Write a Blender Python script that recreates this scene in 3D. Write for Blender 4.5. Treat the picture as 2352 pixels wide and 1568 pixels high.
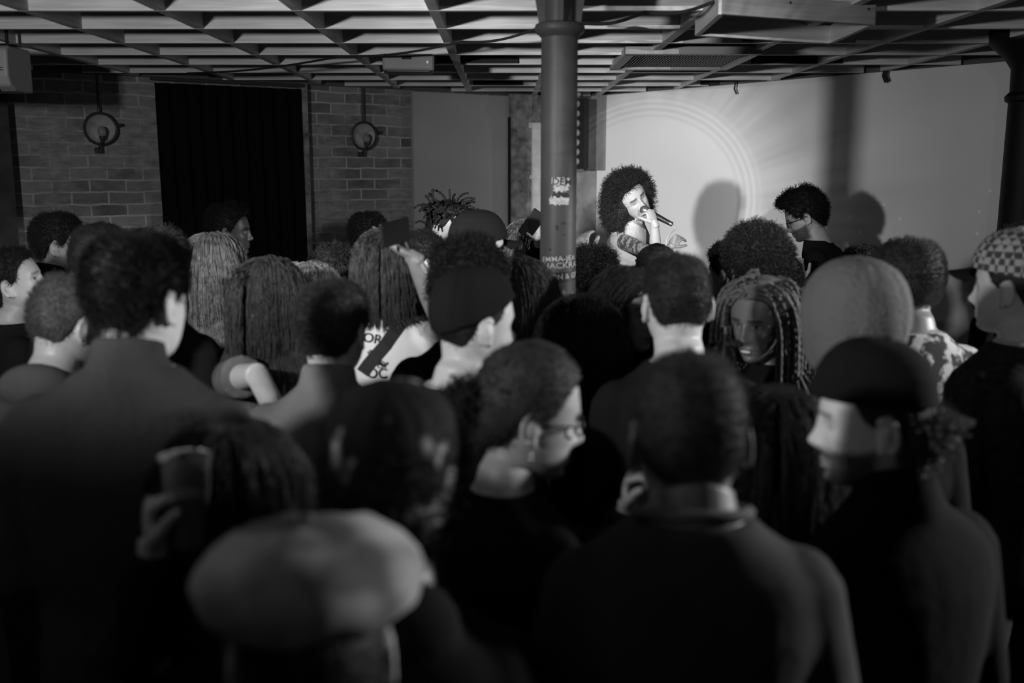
import bpy, bmesh, math, random
import numpy as np
from mathutils import Vector, Matrix, Euler, Quaternion

# ---------------------------------------------------------------- clearing
for o in list(bpy.data.objects): bpy.data.objects.remove(o)
S = bpy.context.scene
COL = S.collection
random.seed(7)
RNG = np.random.default_rng(11)

# ---------------------------------------------------------------- camera
FPX = 2287.0                      # 35 mm lens on a 36 mm wide frame, 2352 px wide
PITCH = math.radians(9.77)
CAM = np.array((0.0, 0.0, 2.0))
cam_d = bpy.data.cameras.new('camera'); cam = bpy.data.objects.new('camera', cam_d); COL.objects.link(cam)
cam.location = CAM; cam.rotation_euler = (math.radians(90) - PITCH, 0, 0)
cam_d.lens = 35.0; cam_d.sensor_width = 36.0; cam_d.clip_start = 0.05
cam_d.dof.use_dof = True; cam_d.dof.focus_distance = 5.2; cam_d.dof.aperture_fstop = 2.0
S.camera = cam

# ---------------------------------------------------------------- world, exposure
W = bpy.data.worlds.new('world'); S.world = W; W.use_nodes = True
W.node_tree.nodes['Background'].inputs[0].default_value = (0.5, 0.5, 0.51, 1)
W.node_tree.nodes['Background'].inputs[1].default_value = 0.0
S.view_settings.view_transform = 'Standard'; S.view_settings.look = 'None'
S.view_settings.gamma = 1.0; S.view_settings.use_curve_mapping = False
S.view_settings.exposure = 0.0

# ---------------------------------------------------------------- lights
def light(name, kind, loc, aim, energy, **kw):
    d = bpy.data.lights.new(name, kind); d.energy = energy
    for k, v in kw.items(): setattr(d, k, v)
    o = bpy.data.objects.new(name, d); COL.objects.link(o); o.location = loc
    o.rotation_euler = (Vector(aim) - Vector(loc)).to_track_quat('-Z', 'Y').to_euler()
    return o
# lamp over the photographer: round pool with lens rings on the backdrop; lamp to the left: wide soft wash
SPOT = (0.30, -0.10, 2.47); SPOT_AIM = (1.06, 8.04, 1.709)
SPILL = (-1.69, 0.60, 2.27); SPILL_AIM = (1.20, 7.75, 1.75)
spot = light('stage_spot', 'SPOT', SPOT, SPOT_AIM, 1150.0, spot_size=math.radians(70), spot_blend=0.3, shadow_soft_size=0.010)
spill = light('side_spot', 'SPOT', SPILL, SPILL_AIM, 1600.0, spot_size=math.radians(160), spot_blend=0.2, shadow_soft_size=0.08)
def spot_nodes(d, pts, rs=1.0, top=None, low=(-.40, -.17)):
    d.use_nodes = True; nt = d.node_tree; N = nt.nodes; L = nt.links
    em = N['Emission']
    tc = N.new('ShaderNodeTexCoord'); sp = N.new('ShaderNodeSeparateXYZ'); L.new(tc.outputs['Normal'], sp.inputs[0])
    def m(op, a, b=None, c=None):
        n = N.new('ShaderNodeMath'); n.operation = op
        for i, v in enumerate((a, b, c)):
            if v is None: continue
            if isinstance(v, (int, float)): n.inputs[i].default_value = v
            else: L.new(v, n.inputs[i])
        return n.outputs[0]
    az = m('MAXIMUM', m('ABSOLUTE', sp.outputs[2]), 0.02)
    u = m('MULTIPLY', m('DIVIDE', sp.outputs[0], az), 1.0); v = m('DIVIDE', sp.outputs[1], az)
    r = m('SQRT', m('ADD', m('MULTIPLY', u, u), m('MULTIPLY', v, v)))
    ramp = N.new('ShaderNodeValToRGB'); L.new(m('MULTIPLY', r, rs), ramp.inputs[0])
    cr = ramp.color_ramp; cr.interpolation = 'LINEAR'
    while len(cr.elements) < len(pts): cr.elements.new(0.5)
    for e, (p, c) in zip(cr.elements, pts): e.position = min(1.0, p * rs); e.color = (c, c, c, 1)
    # radial streaks outside the rings
    ang = m('ARCTAN2', v, u)
    cmb = N.new('ShaderNodeCombineXYZ'); L.new(m('MULTIPLY', m('COSINE', ang), 9.0), cmb.inputs[0]); L.new(m('MULTIPLY', m('SINE', ang), 9.0), cmb.inputs[1])
    nz = N.new('ShaderNodeTexNoise'); L.new(cmb.outputs[0], nz.inputs[0]); nz.inputs['Scale'].default_value = 2.2
    amt = m('MULTIPLY', m('SMOOTH_MIN', m('MAXIMUM', m('MULTIPLY', m('SUBTRACT', r, .095), 12.0), 0.0), 0.30, 0.02),
            m('MAXIMUM', m('SUBTRACT', 1.0, m('MULTIPLY', m('MAXIMUM', m('SUBTRACT', r, .12), 0.0), 5.0)), 0.0))
    st = m('ADD', 1.0, m('MULTIPLY', m('MULTIPLY', m('SUBTRACT', nz.outputs[0], 0.5), 6.0), amt))
    # barn doors: below the beam the spill dies away
    mr = N.new('ShaderNodeMapRange'); mr.interpolation_type = 'SMOOTHSTEP'; L.new(v, mr.inputs[0])
    mr.inputs[1].default_value = low[0]; mr.inputs[2].default_value = low[1]; mr.inputs[3].default_value = 0.0; mr.inputs[4].default_value = 1.0
    up = N.new('ShaderNodeMapRange'); up.interpolation_type = 'SMOOTHSTEP'; L.new(v, up.inputs[0])
    up.inputs[1].default_value = 0.06; up.inputs[2].default_value = 0.14; up.inputs[3].default_value = 1.0; up.inputs[4].default_value = 0.9
    if top: up.inputs[1].default_value = top[0]; up.inputs[2].default_value = top[1]; up.inputs[4].default_value = 0.0
    tot = m('MULTIPLY', m('MULTIPLY', m('MULTIPLY', ramp.outputs[0], st), mr.outputs[0]), up.outputs[0])
    L.new(tot, em.inputs['Strength'])
spot_nodes(spot.data, [(0, .80), (.045, .74), (.084, .90), (.0868, .62), (.0895, 1.0), (.0922, .45), (.0952, 1.0), (.0980, .45), (.1005, .95), (.1030, .48),
           (.106, .62), (.109, .42), (.128, .28), (.155, .09), (.20, 0.03), (.25, 0.015)], 4.0)
spot_nodes(spill.data, [(0, .84), (.07, .82), (.11, .68), (.15, .44), (.20, .26), (.30, .16), (.45, .13), (.75, .11), (1.0, .09)], low=(-.50, -.22))
wash = light('stage_wash', 'SPOT', (4.6, 2.6, 2.48), (0.3, 2.3, 1.60), 950.0, spot_size=math.radians(75), spot_blend=0.3, shadow_soft_size=0.10)
spot_nodes(wash.data, [(0, 1), (1.0, 1.0)], top=(.05, .105), low=(-.6, -.3))
fill = light('rear_fill', 'AREA', (-0.6, -1.6, 2.35), (0, 3, 1.8), .7, shape='RECTANGLE', size=1.6, size_y=0.4)  # soft fill lamp added behind the camera to lift the dark foreground

# ---------------------------------------------------------------- helpers
cp, sp_ = math.cos(PITCH), math.sin(PITCH)
def at(x, y, zc):
    """world point seen at pixel (x, y) of the 2352x1568 frame at optical depth zc"""
    yc = (784 - y) / FPX * zc
    return np.array(((x - 1176) / FPX * zc, zc * cp + yc * sp_, 2.0 - zc * sp_ + yc * cp))
def ray(x, y):
    return at(x, y, 1.0) - CAM
def on_z(x, y, z):
    d = ray(x, y); t = (z - 2.0) / d[2]; return CAM + d * t
def on_plane(x, y, p0, n):
    d = ray(x, y); t = np.dot(p0 - CAM, n) / np.dot(d, n); return CAM + d * t

def mesh_obj(name, verts, faces, mat=None, parent=None, smooth=True, loc=None, auto=None):
    me = bpy.data.meshes.new(name); me.from_pydata([tuple(map(float, v)) for v in verts], [], faces); me.update()
    if smooth: me.shade_smooth()
    o = bpy.data.objects.new(name, me); COL.objects.link(o)
    if mat: me.materials.append(mat)
    if parent: o.parent = parent
    if loc is not None: o.location = loc
    return o
def np_mesh(name, V, F, mat=None, parent=None, smooth=True):
    """fast mesh from numpy arrays, F is (n,k) with constant k"""
    me = bpy.data.meshes.new(name); V = np.asarray(V, np.float32); F = np.asarray(F, np.int32)
    me.vertices.add(len(V)); me.vertices.foreach_set('co', V.ravel())
    k = F.shape[1]; me.loops.add(F.size); me.loops.foreach_set('vertex_index', F.ravel())
    me.polygons.add(len(F)); me.polygons.foreach_set('loop_start', np.arange(0, F.size, k, dtype=np.int32))
    me.polygons.foreach_set('loop_total', np.full(len(F), k, np.int32))
    me.update(calc_edges=True); me.validate()
    if smooth: me.shade_smooth()
    if mat: me.materials.append(mat)
    o = bpy.data.objects.new(name, me); COL.objects.link(o)
    if parent: o.parent = parent
    return o
def empty(name, loc=(0, 0, 0), rz=0.0, label=None, cat=None, group=None):
    o = bpy.data.objects.new(name, None); COL.objects.link(o); o.location = tuple(map(float, loc)); o.rotation_euler = (0, 0, rz)
    o.empty_display_size = 0.1
    tag(o, label, cat, group); return o
def tag(o, label=None, cat=None, group=None, kind=None):
    if label: o['label'] = label
    if cat: o['category'] = cat
    if group: o['group'] = group
    if kind: o['kind'] = kind
    return o
class MB:
    """collects shapes into one mesh"""
    def __init__(s): s.v = []; s.f = []
    def add(s, V, F):
        b = len(s.v); s.v += [tuple(map(float, p)) for p in V]; s.f += [tuple(i + b for i in f) for f in F]; return s
    def box(s, c, d, rz=0.0, M=None):
        x, y, z = [k / 2 for k in d]
        V = [Vector((i, j, k)) for i in (-x, x) for j in (-y, y) for k in (-z, z)]
        R = Matrix.Rotation(rz, 3, 'Z') if M is None else M
        V = [R @ p + Vector(c) for p in V]
        return s.add(V, [(0, 1, 3, 2), (4, 6, 7, 5), (0, 4, 5, 1), (2, 3, 7, 6), (0, 2, 6, 4), (1, 5, 7, 3)])
    def tube(s, pts, rad, n=10, caps=True):
        pts = [Vector(map(float, p)) for p in pts]; rs = rad if hasattr(rad, '__len__') else [rad] * len(pts)
        V = []; prev = None
        for i, p in enumerate(pts):
            t = (pts[min(i + 1, len(pts) - 1)] - pts[max(i - 1, 0)]).normalized()
            a = t.orthogonal().normalized() if prev is None else (prev - t * prev.dot(t)).normalized()
            prev = a; b = t.cross(a)
            V += [p + (a * math.cos(2 * math.pi * k / n) + b * math.sin(2 * math.pi * k / n)) * rs[i] for k in range(n)]
        F = [(i * n + k, i * n + (k + 1) % n, (i + 1) * n + (k + 1) % n, (i + 1) * n + k) for i in range(len(pts) - 1) for k in range(n)]
        if caps: F += [tuple(range(n - 1, -1, -1)), tuple((len(pts) - 1) * n + k for k in range(n))]
        return s.add(V, F)
    def lathe(s, prof, c=(0, 0, 0), n=32, M=None):
        R = M or Matrix.Identity(3)
        V = []; F = []
        for r, z in prof:
            V += [R @ Vector((r * math.cos(2 * math.pi * k / n), r * math.sin(2 * math.pi * k / n), z)) + Vector(c) for k in range(n)]
        for i in range(len(prof) - 1):
            F += [(i * n + k, i * n + (k + 1) % n, (i + 1) * n + (k + 1) % n, (i + 1) * n + k) for k in range(n)]
        F += [tuple(range(n - 1, -1, -1)), tuple((len(prof) - 1) * n + k for k in range(n))]
        return s.add(V, F)
    def ell(s, c, r, M=None, n=16, m=10):
        R = M or Matrix.Identity(3); V = []; F = []
        for i in range(m + 1):
            t = math.pi * (i + .001) / (m + .002)
            for k in range(n):
                a = 2 * math.pi * k / n
                V.append(R @ Vector((r[0] * math.sin(t) * math.cos(a), r[1] * math.sin(t) * math.sin(a), r[2] * math.cos(t))) + Vector(c))
        for i in range(m):
            F += [(i * n + k, (i + 1) * n + k, (i + 1) * n + (k + 1) % n, i * n + (k + 1) % n) for k in range(n)]
        F += [tuple(range(n)), tuple(m * n + k for k in range(n - 1, -1, -1))]
        return s.add(V, F)
    def build(s, name, mat=None, parent=None, smooth=False, bevel=0.0, kind=None, loc=None):
        o = mesh_obj(name, s.v, s.f, mat, parent, smooth, loc)
        if bevel:
            m = o.modifiers.new('bevel', 'BEVEL'); m.width = bevel; m.segments = 2; m.limit_method = 'ANGLE'
        if smooth and not bevel:
            o.data.set_sharp_from_angle(angle=math.radians(40)) if hasattr(o.data, 'set_sharp_from_angle') else None
        if kind: o['kind'] = kind
        return o

# ---------------------------------------------------------------- materials (the photograph is black and white: all greys)
MATS = {}
def mat(name, v=0.5, rough=0.7, metal=0.0, noise=0.0, nscale=8.0, bump=0.0, bscale=60.0, spec=0.4, sheen=0.0, emit=0.0):
    if name in MATS: return MATS[name]
    m = bpy.data.materials.new(name); m.use_nodes = True; nt = m.node_tree; N = nt.nodes; L = nt.links
    b = N['Principled BSDF']; b.inputs['Base Color'].default_value = (v, v, v * 1.01, 1)
    b.inputs['Roughness'].default_value = rough; b.inputs['Metallic'].default_value = metal
    b.inputs['Specular IOR Level'].default_value = spec
    if sheen: b.inputs['Sheen Weight'].default_value = sheen; b.inputs['Sheen Roughness'].default_value = .5
    tc = N.new('ShaderNodeTexCoord')
    if noise:
        n = N.new('ShaderNodeTexNoise'); n.inputs['Scale'].default_value = nscale; n.inputs['Detail'].default_value = 6
        L.new(tc.outputs['Object'], n.inputs['Vector'])
        r = N.new('ShaderNodeMapRange'); L.new(n.outputs[0], r.inputs[0]); r.inputs[1].default_value = .3; r.inputs[2].default_value = .7
        r.inputs[3].default_value = v * (1 - noise); r.inputs[4].default_value = v * (1 + noise)
        L.new(r.outputs[0], b.inputs['Base Color'])
    if bump:
        n2 = N.new('ShaderNodeTexNoise'); n2.inputs['Scale'].default_value = bscale; n2.inputs['Detail'].default_value = 5
        L.new(tc.outputs['Object'], n2.inputs['Vector'])
        bp = N.new('ShaderNodeBump'); bp.inputs['Strength'].default_value = bump; bp.inputs['Distance'].default_value = .01
        L.new(n2.outputs[0], bp.inputs['Height']); L.new(bp.outputs[0], b.inputs['Normal'])
    if emit:
        b.inputs['Emission Color'].default_value = (1, 1, 1, 1); b.inputs['Emission Strength'].default_value = emit
    MATS[name] = m; return m
def brick_mat():
    m = bpy.data.materials.new('painted_brick'); m.use_nodes = True; nt = m.node_tree; N = nt.nodes; L = nt.links
    b = N['Principled BSDF']; b.inputs['Roughness'].default_value = .85; b.inputs['Specular IOR Level'].default_value = .2
    tc = N.new('ShaderNodeTexCoord'); sx = N.new('ShaderNodeSeparateXYZ'); L.new(tc.outputs['Object'], sx.inputs[0])
    nz0 = N.new('ShaderNodeTexNoise'); nz0.inputs['Scale'].default_value = 5.0; L.new(tc.outputs['Object'], nz0.inputs[0])
    jit = N.new('ShaderNodeMath'); jit.operation = 'MULTIPLY_ADD'; L.new(nz0.outputs[0], jit.inputs[0]); jit.inputs[1].default_value = .03; L.new(sx.outputs[2], jit.inputs[2])
    cx = N.new('ShaderNodeCombineXYZ'); L.new(sx.outputs[0], cx.inputs[0]); L.new(jit.outputs[0], cx.inputs[1])
    br = N.new('ShaderNodeTexBrick'); L.new(cx.outputs[0], br.inputs[0])
    br.inputs['Color1'].default_value = (.06, .06, .06, 1); br.inputs['Color2'].default_value = (.26, .26, .26, 1); br.inputs['Mortar'].default_value = (.46, .46, .46, 1)
    br.inputs['Scale'].default_value = 1.0; br.inputs['Brick Width'].default_value = .225; br.inputs['Row Height'].default_value = .078; br.inputs['Mortar Size'].default_value = .008
    br.inputs['Mortar Smooth'].default_value = .3
    # limewash patches hiding the joints
    nz = N.new('ShaderNodeTexNoise'); nz.inputs['Scale'].default_value = 1.6; nz.inputs['Detail'].default_value = 8; nz.inputs['Roughness'].default_value = .65; L.new(tc.outputs['Object'], nz.inputs[0])
    mr = N.new('ShaderNodeMapRange'); L.new(nz.outputs[0], mr.inputs[0]); mr.inputs[1].default_value = .42; mr.inputs[2].default_value = .60; mr.inputs[3].default_value = .12; mr.inputs[4].default_value = .90
    nz3 = N.new('ShaderNodeTexNoise'); nz3.inputs['Scale'].default_value = 22; nz3.inputs['Detail'].default_value = 6; nz3.inputs['Roughness'].default_value = .7
    mp3 = N.new('ShaderNodeMapping'); mp3.inputs['Scale'].default_value = (.5, .5, 1.3); L.new(tc.outputs['Object'], mp3.inputs[0]); L.new(mp3.outputs[0], nz3.inputs[0])
    r3 = N.new('ShaderNodeMapRange'); L.new(nz3.outputs[0], r3.inputs[0]); r3.inputs[1].default_value = .3; r3.inputs[2].default_value = .7; r3.inputs[3].default_value = .14; r3.inputs[4].default_value = .40
    mx = N.new('ShaderNodeMix'); mx.data_type = 'RGBA'; L.new(mr.outputs[0], mx.inputs[0]); L.new(br.outputs[0], mx.inputs[6]); L.new(r3.outputs[0], mx.inputs[7])
    L.new(mx.outputs[2], b.inputs['Base Color'])
    bp = N.new('ShaderNodeBump'); bp.inputs['Strength'].default_value = .8; bp.inputs['Distance'].default_value = .02; L.new(mx.outputs[2], bp.inputs['Height']); L.new(bp.outputs[0], b.inputs['Normal'])
    return m
def wood_mat(name, v):
    m = bpy.data.materials.new(name); m.use_nodes = True; nt = m.node_tree; N = nt.nodes; L = nt.links
    b = N['Principled BSDF']; b.inputs['Roughness'].default_value = .6; b.inputs['Specular IOR Level'].default_value = .25
    tc = N.new('ShaderNodeTexCoord'); mp = N.new('ShaderNodeMapping'); mp.inputs['Scale'].default_value = (2.0, 2.0, 45.0); L.new(tc.outputs['Object'], mp.inputs[0])
    nz = N.new('ShaderNodeTexNoise'); nz.inputs['Scale'].default_value = 2.0; nz.inputs['Detail'].default_value = 5; L.new(mp.outputs[0], nz.inputs[0])
    r = N.new('ShaderNodeMapRange'); L.new(nz.outputs[0], r.inputs[0]); r.inputs[1].default_value = .3; r.inputs[2].default_value = .7; r.inputs[3].default_value = v * .8; r.inputs[4].default_value = v * 1.15
    L.new(r.outputs[0], b.inputs['Base Color']); return m

# ---------------------------------------------------------------- room shell
ZC = 2.84; ZJ = 2.60; JD = 0.13        # ceiling slab, joist underside, joist depth
def cz(x, y): return on_z(x, y, ZJ)[:2]
L1, L2 = cz(360, 178), cz(950, 207); R1, R2 = cz(1380, 221), cz(2230, 150)
def isect(a, b, c, d):
    A = np.array([[b[0] - a[0], c[0] - d[0]], [b[1] - a[1], c[1] - d[1]]]); t = np.linalg.solve(A, c - a); return a + (b - a) * t[0]
K = isect(L1, L2, R1, R2)               # far corner of the room
uL = (L1 - K) / np.linalg.norm(L1 - K); uR = (R2 - K) / np.linalg.norm(R2 - K)
LL, LR = 9.0, 9.0
PA = K + uL * LL; PB = K + uR * LR; PC = PA + uR * LR
nL = np.array((-uL[1], uL[0])); nL = nL if np.dot(nL, -K) > 0 else -nL      # into the room
nR = np.array((-uR[1], uR[0])); nR = nR if np.dot(nR, -K) > 0 else -nR
def wall_obj(name, p, q, mat_, inward, thick=0.12, h=ZC):
    """box wall whose inner face runs p..q; local x along it, local z up"""
    d = q - p; ln = np.linalg.norm(d); a = math.atan2(d[1], d[0])
    s = 1 if np.dot(np.array((-math.sin(a), math.cos(a))), inward) > 0 else -1
    o = MB().box((ln / 2, -s * thick / 2, h / 2), (ln + 2 * thick, thick, h)).build(name, mat_, kind='structure')
    o.location = (p[0], p[1], 0); o.rotation_euler = (0, 0, a); return o
BR = brick_mat(); WHITE = mat('white_plaster', .74, .8, noise=.04, nscale=1.5, bump=.05, bscale=30, spec=.2); DARKW = mat('dark_wall_paint', .05, .8)
wall_obj('wall_left', K, PA, BR, nL)
wall_obj('wall_back', K, PB, mat('grey_plaster', .30, .85, noise=.25, nscale=7, bump=.1), nR)
wall_obj('wall_right', PB, PC, DARKW, -uL * -1.0)
wall_obj('wall_rear', PA, PC, DARKW, -uR)
cen = (K + PC) / 2
def poly_slab(name, z0, z1, m):
    P = [K, PA, PC, PB]; P = [cen + (p - cen) * 1.02 for p in P]
    V = [(p[0], p[1], z) for z in (z0, z1) for p in P]
    F = [(3, 2, 1, 0), (4, 5, 6, 7)] + [(i, (i + 1) % 4, (i + 1) % 4 + 4, i + 4) for i in range(4)]
    o = mesh_obj(name, V, F, m, smooth=False); o['kind'] = 'structure'; return o
poly_slab('floor', -0.1, 0.0, mat('dark_floor', .03, .6, noise=.2, bump=.1))
poly_slab('ceiling', ZC, ZC + .1, mat('black_ceiling', .035, .9))
def onL(x, y, off=0.0):
    """point on the left wall plane (pushed off metres into the room) seen at a pixel"""
    n = np.array((nL[0], nL[1], 0)); return on_plane(x, y, np.array((K[0], K[1], 0)) + n * off, n)
def onR(x, y, off=0.0):
    n = np.array((nR[0], nR[1], 0)); return on_plane(x, y, np.array((K[0], K[1], 0)) + n * off, n)
aL = math.atan2(-uL[1], -uL[0]); aR = math.atan2(uR[1], uR[0])   # headings left to right as seen
def slabL(name, x0, x1, z0, z1, off0, off1, m, y=300, kind=None, parent=None, bevel=0.0):
    p, q = onL(x0, y, (off0 + off1) / 2), onL(x1, y, (off0 + off1) / 2)
    c = (p + q) / 2; ln = np.linalg.norm((q - p)[:2])
    o = MB().box((0, 0, 0), (ln, abs(off1 - off0), z1 - z0)).build(name, m, parent, kind=kind, bevel=bevel)
    o.location = (c[0], c[1], (z0 + z1) / 2); o.rotation_euler = (0, 0, aL); return o
def slabR(name, x0, x1, z0, z1, off0, off1, m, y=300, kind=None, parent=None, bevel=0.0):
    p, q = onR(x0, y, (off0 + off1) / 2), onR(x1, y, (off0 + off1) / 2)
    c = (p + q) / 2; ln = np.linalg.norm((q - p)[:2])
    o = MB().box((0, 0, 0), (ln, abs(off1 - off0), z1 - z0)).build(name, m, parent, kind=kind, bevel=bevel)
    o.location = (c[0], c[1], (z0 + z1) / 2); o.rotation_euler = (0, 0, aR); return o

# white backdrop board on the back wall, white panel on the left wall
z390 = onR(1380, 391)[2]
o = slabR('backdrop_board', 1376, 2420, 0.31, 2.60, .012, .05, WHITE); tag(o, 'big white backdrop wall board behind the singer', 'backdrop')
o = slabR('board_strip', 1344, 1389, z390, 2.60, .06, .085, mat('grey_board', .22, .8, noise=.2)); tag(o, 'tall grey board strip hanging at the left edge of the white backdrop', 'board')
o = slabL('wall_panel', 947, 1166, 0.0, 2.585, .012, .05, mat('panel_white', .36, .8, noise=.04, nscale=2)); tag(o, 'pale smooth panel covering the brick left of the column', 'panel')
o = slabL('trim_1', 1165, 1171, 0.0, 2.42, .012, .07, mat('black_edge', .01, .6), kind='structure')
PEEL = mat('peeling_plaster', .22, .9, noise=.6, nscale=14, bump=.5, bscale=30)
slabL('trim_2', 1171, 1214, 0.0, 2.60, .012, .10, PEEL, kind='structure')
slabL('trim_3', 692, 704, 0.0, 2.60, .012, .09, PEEL, kind='structure')
# light pilaster with mouldings behind the column
pil = empty('pilaster', (0, 0, 0), 0, 'pale moulded pilaster half hidden behind the iron column', 'pilaster')
PILM = mat('pilaster_paint', .72, .6, noise=.12, nscale=12)
zA, zB, zC_ = onL(1230, 284)[2], onL(1230, 296)[2], onL(1230, 402)[2]
def pslab(name, x0, x1, z0, z1, o1, m=PILM): 
    o = slabL(name, x0, x1, z0, z1, .012, o1, m); o.parent = pil; return o
pslab('shaft', 1216, 1262, 0, zA, .12); pslab('capital', 1212, 1266, zB, zA, .15); pslab('band', 1213, 1265, zC_ - .03, zC_, .14)
pslab('head_block', 1214, 1262, zA, 2.60, .10, PEEL)

# ceiling grid: depth boards and cross boards, one thing with its boards as parts
WOOD = wood_mat('pale_timber', .58); WOODD = mat('black_board', .012, .8)
grid = empty('timber_ceiling_grid', (0, 0, ZJ + .06), 0, 'open grid of pale timber boards hung under the black ceiling', 'ceiling grid')
RP = [K, PA, PC, PB]
def clip(p, d):
    ts = []
    for i in range(4):
        a, b = RP[i], RP[(i + 1) % 4]; e = b - a
        M = np.array([[d[0], -e[0]], [d[1], -e[1]]])
        if abs(np.linalg.det(M)) < 1e-9: continue
        t, s = np.linalg.solve(M, a - p)
        if -1e-6 <= s <= 1 + 1e-6: ts.append(t)
    return (min(ts), max(ts)) if len(ts) > 1 else None
def board(p, q, z0, h, th, m, parent, name='beam'):
    c = (p + q) / 2; a = math.atan2(q[1] - p[1], q[0] - p[0])
    o = MB().box((0, 0, 0), (np.linalg.norm(q - p), th, h)).build(name, m, parent, bevel=.002)
    o.location = (c[0], c[1], z0 + h / 2 - (parent.location.z if parent else 0)); o.rotation_euler = (0, 0, a); return o
DG = np.array((-.0092, 1.0)); DG /= np.linalg.norm(DG); CG = np.array((1.0, .0092 - .012))
CG /= np.linalg.norm(CG)
for k in range(-9, 11):
    p = np.array((-.262 + .523 * k, 0.0)); c = clip(p, DG)
    if c is None: continue
    t0, t1 = max(c[0], .6), c[1] - .12
    if t1 - t0 > .3: board(p + DG * t0, p + DG * t1, ZJ, JD, .042, WOOD, grid)
ROWY = [on_z(900, y, ZJ)[1] for y in (24, 66, 100, 127, 149, 168, 183, 197)]
dr = (ROWY[-1] - ROWY[0]) / 7
for k in range(-6, 10):
    p = np.array((-.45, ROWY[0] + dr * k + .012)); c = clip(p, CG)
    if c is None: continue
    t0, t1 = c[0] + .12, c[1] - .12
    if t1 - t0 > .3: board(p + CG * t0, p + CG * t1, ZJ - .001, JD, .030, WOOD, grid)
def shade_strip(k, x0, x1):  # shade put in as black strips over unlit faces of the cross boards
    Y = ROWY[0] + dr * k - .02; m = MB()
    a, b = on_z(x0, 200, ZJ), on_z(x1, 200, ZJ)
    sx = lambda x: (x - 1176) / FPX * (Y / cp) * 1.0
    board(np.array((sx(x0), Y)), np.array((sx(x1), Y)), ZJ + .004, JD - .01, .012, WOODD, grid, 'shade_board')
shade_strip(4, 1010, 1190); shade_strip(4, 1700, 1900); shade_strip(7, 1090, 1200); shade_strip(7, 1590, 1745); shade_strip(2, 1680, 1820)
# fillet where walls meet the ceiling
slabL('trim_4', -300, 1330, 2.60, ZC, .0, .05, mat('ceiling_trim', .10, .8), kind='structure')
slabR('trim_5', 1330, 2700, 2.60, ZC, .0, .055, MATS['ceiling_trim'], kind='structure')

# box frame of boards round the opening at upper right
zf = 2.535
A_, B_, C_ = [on_z(*p, zf)[:2] for p in ((1657, 33), (2004, 58), (1602, 82))]
fr = empty('hatch_frame', (A_[0], A_[1], zf), 0, 'pale board frame hanging low at the upper right of the ceiling', 'frame')
PALE = wood_mat('white_timber', .29)
def fboard(p, q, nm='board', m=None):
    c = (p + q) / 2; o = MB().box((0, 0, 0), (np.linalg.norm(q - p), .022, .075)).build(nm, m or PALE, fr, bevel=.001)
    o.location = (c[0] - A_[0], c[1] - A_[1], .0375); o.rotation_euler = (0, 0, math.atan2(q[1] - p[1], q[0] - p[0]))
D_ = B_ + C_ - A_
fboard(A_, B_); fboard(A_, C_, m=WOOD); fboard(C_, D_, m=WOOD); fboard(B_, D_, m=WOOD)
for q in (.05, .42, .95):
    c = A_ + (B_ - A_) * q; nn = np.array((B_[1] - A_[1], A_[0] - B_[0])); nn /= np.linalg.norm(nn)
    o = MB().ell((0, 0, 0), (.005, .005, .005)).build('screw', WOODD, fr, smooth=True); o.location = (c[0] + nn[0] * .011 - A_[0], c[1] + nn[1] * .011 - A_[1], .055)
# ceiling air unit with grille
g0, g1 = on_z(1435, 156, 2.59), on_z(1640, 156, 2.59); g2 = on_z(1500, 122, 2.59)
au = empty('ceiling_air_unit', ((g0[0] + g1[0]) / 2, (g0[1] + g2[1]) / 2, 2.60), 0, 'flat grey ceiling air unit with a fine mesh grille above the singer', 'air conditioner')
gx, gy = (g1[0] - g0[0]) + .12, (g0[1] - g2[1]) + .04; GREY = mat('unit_grey', .30, .5)
m = MB(); 
for sx_ in (-1, 1): m.box((sx_ * gx / 2, 0, 0), (.05, gy, .04)); m.box((0, sx_ * gy / 2, 0), (gx + .05, .05, .04))
m.build('casing', GREY, au, bevel=.004)
m = MB(); n_ = 40
for i in range(n_): m.box((-gx / 2 + gx * (i + .5) / n_, 0, .0), (.006, gy, .012))
for i in range(5): m.box((0, -gy / 2 + gy * (i + .5) / 5, .0), (gx, .004, .010))
m.build('grille', mat('grille_dark', .16, .5), au)
MB().box((0, 0, .05), (gx, gy, .02)).build('back_plate', WOODD, au)
# projector-like box under the grid, left of the column
pc = on_z(938, 145, 2.56)
pr = empty('ceiling_box', (pc[0], pc[1], 2.555), .10, 'grey equipment box fixed under the timber grid', 'box')
MB().box((0, 0, 0), (.27, .22, .085)).build('housing', mat('box_grey', .16, .45), pr, bevel=.012)
MB().box((-.01, -.112, .022), (.05, .006, .016)).build('vent_slot', WOODD, pr)
MB().box((0, 0, -.044), (.22, .17, .006)).build('base_plate', mat('box_dark', .08, .5), pr, bevel=.002)
MB().lathe([(.004, 0), (.008, .001), (.008, .004), (.002, .006)], (.10, -.113, -.0), 12, Matrix.Rotation(math.pi / 2, 3, 'X')).build('indicator', mat('indicator', .7, .2), pr)
for s_ in (-1, 1): MB().tube([(s_ * .1, 0, .04), (s_ * .1, 0, .06)], .006, 8).build('bracket', WOODD, pr)
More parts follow.
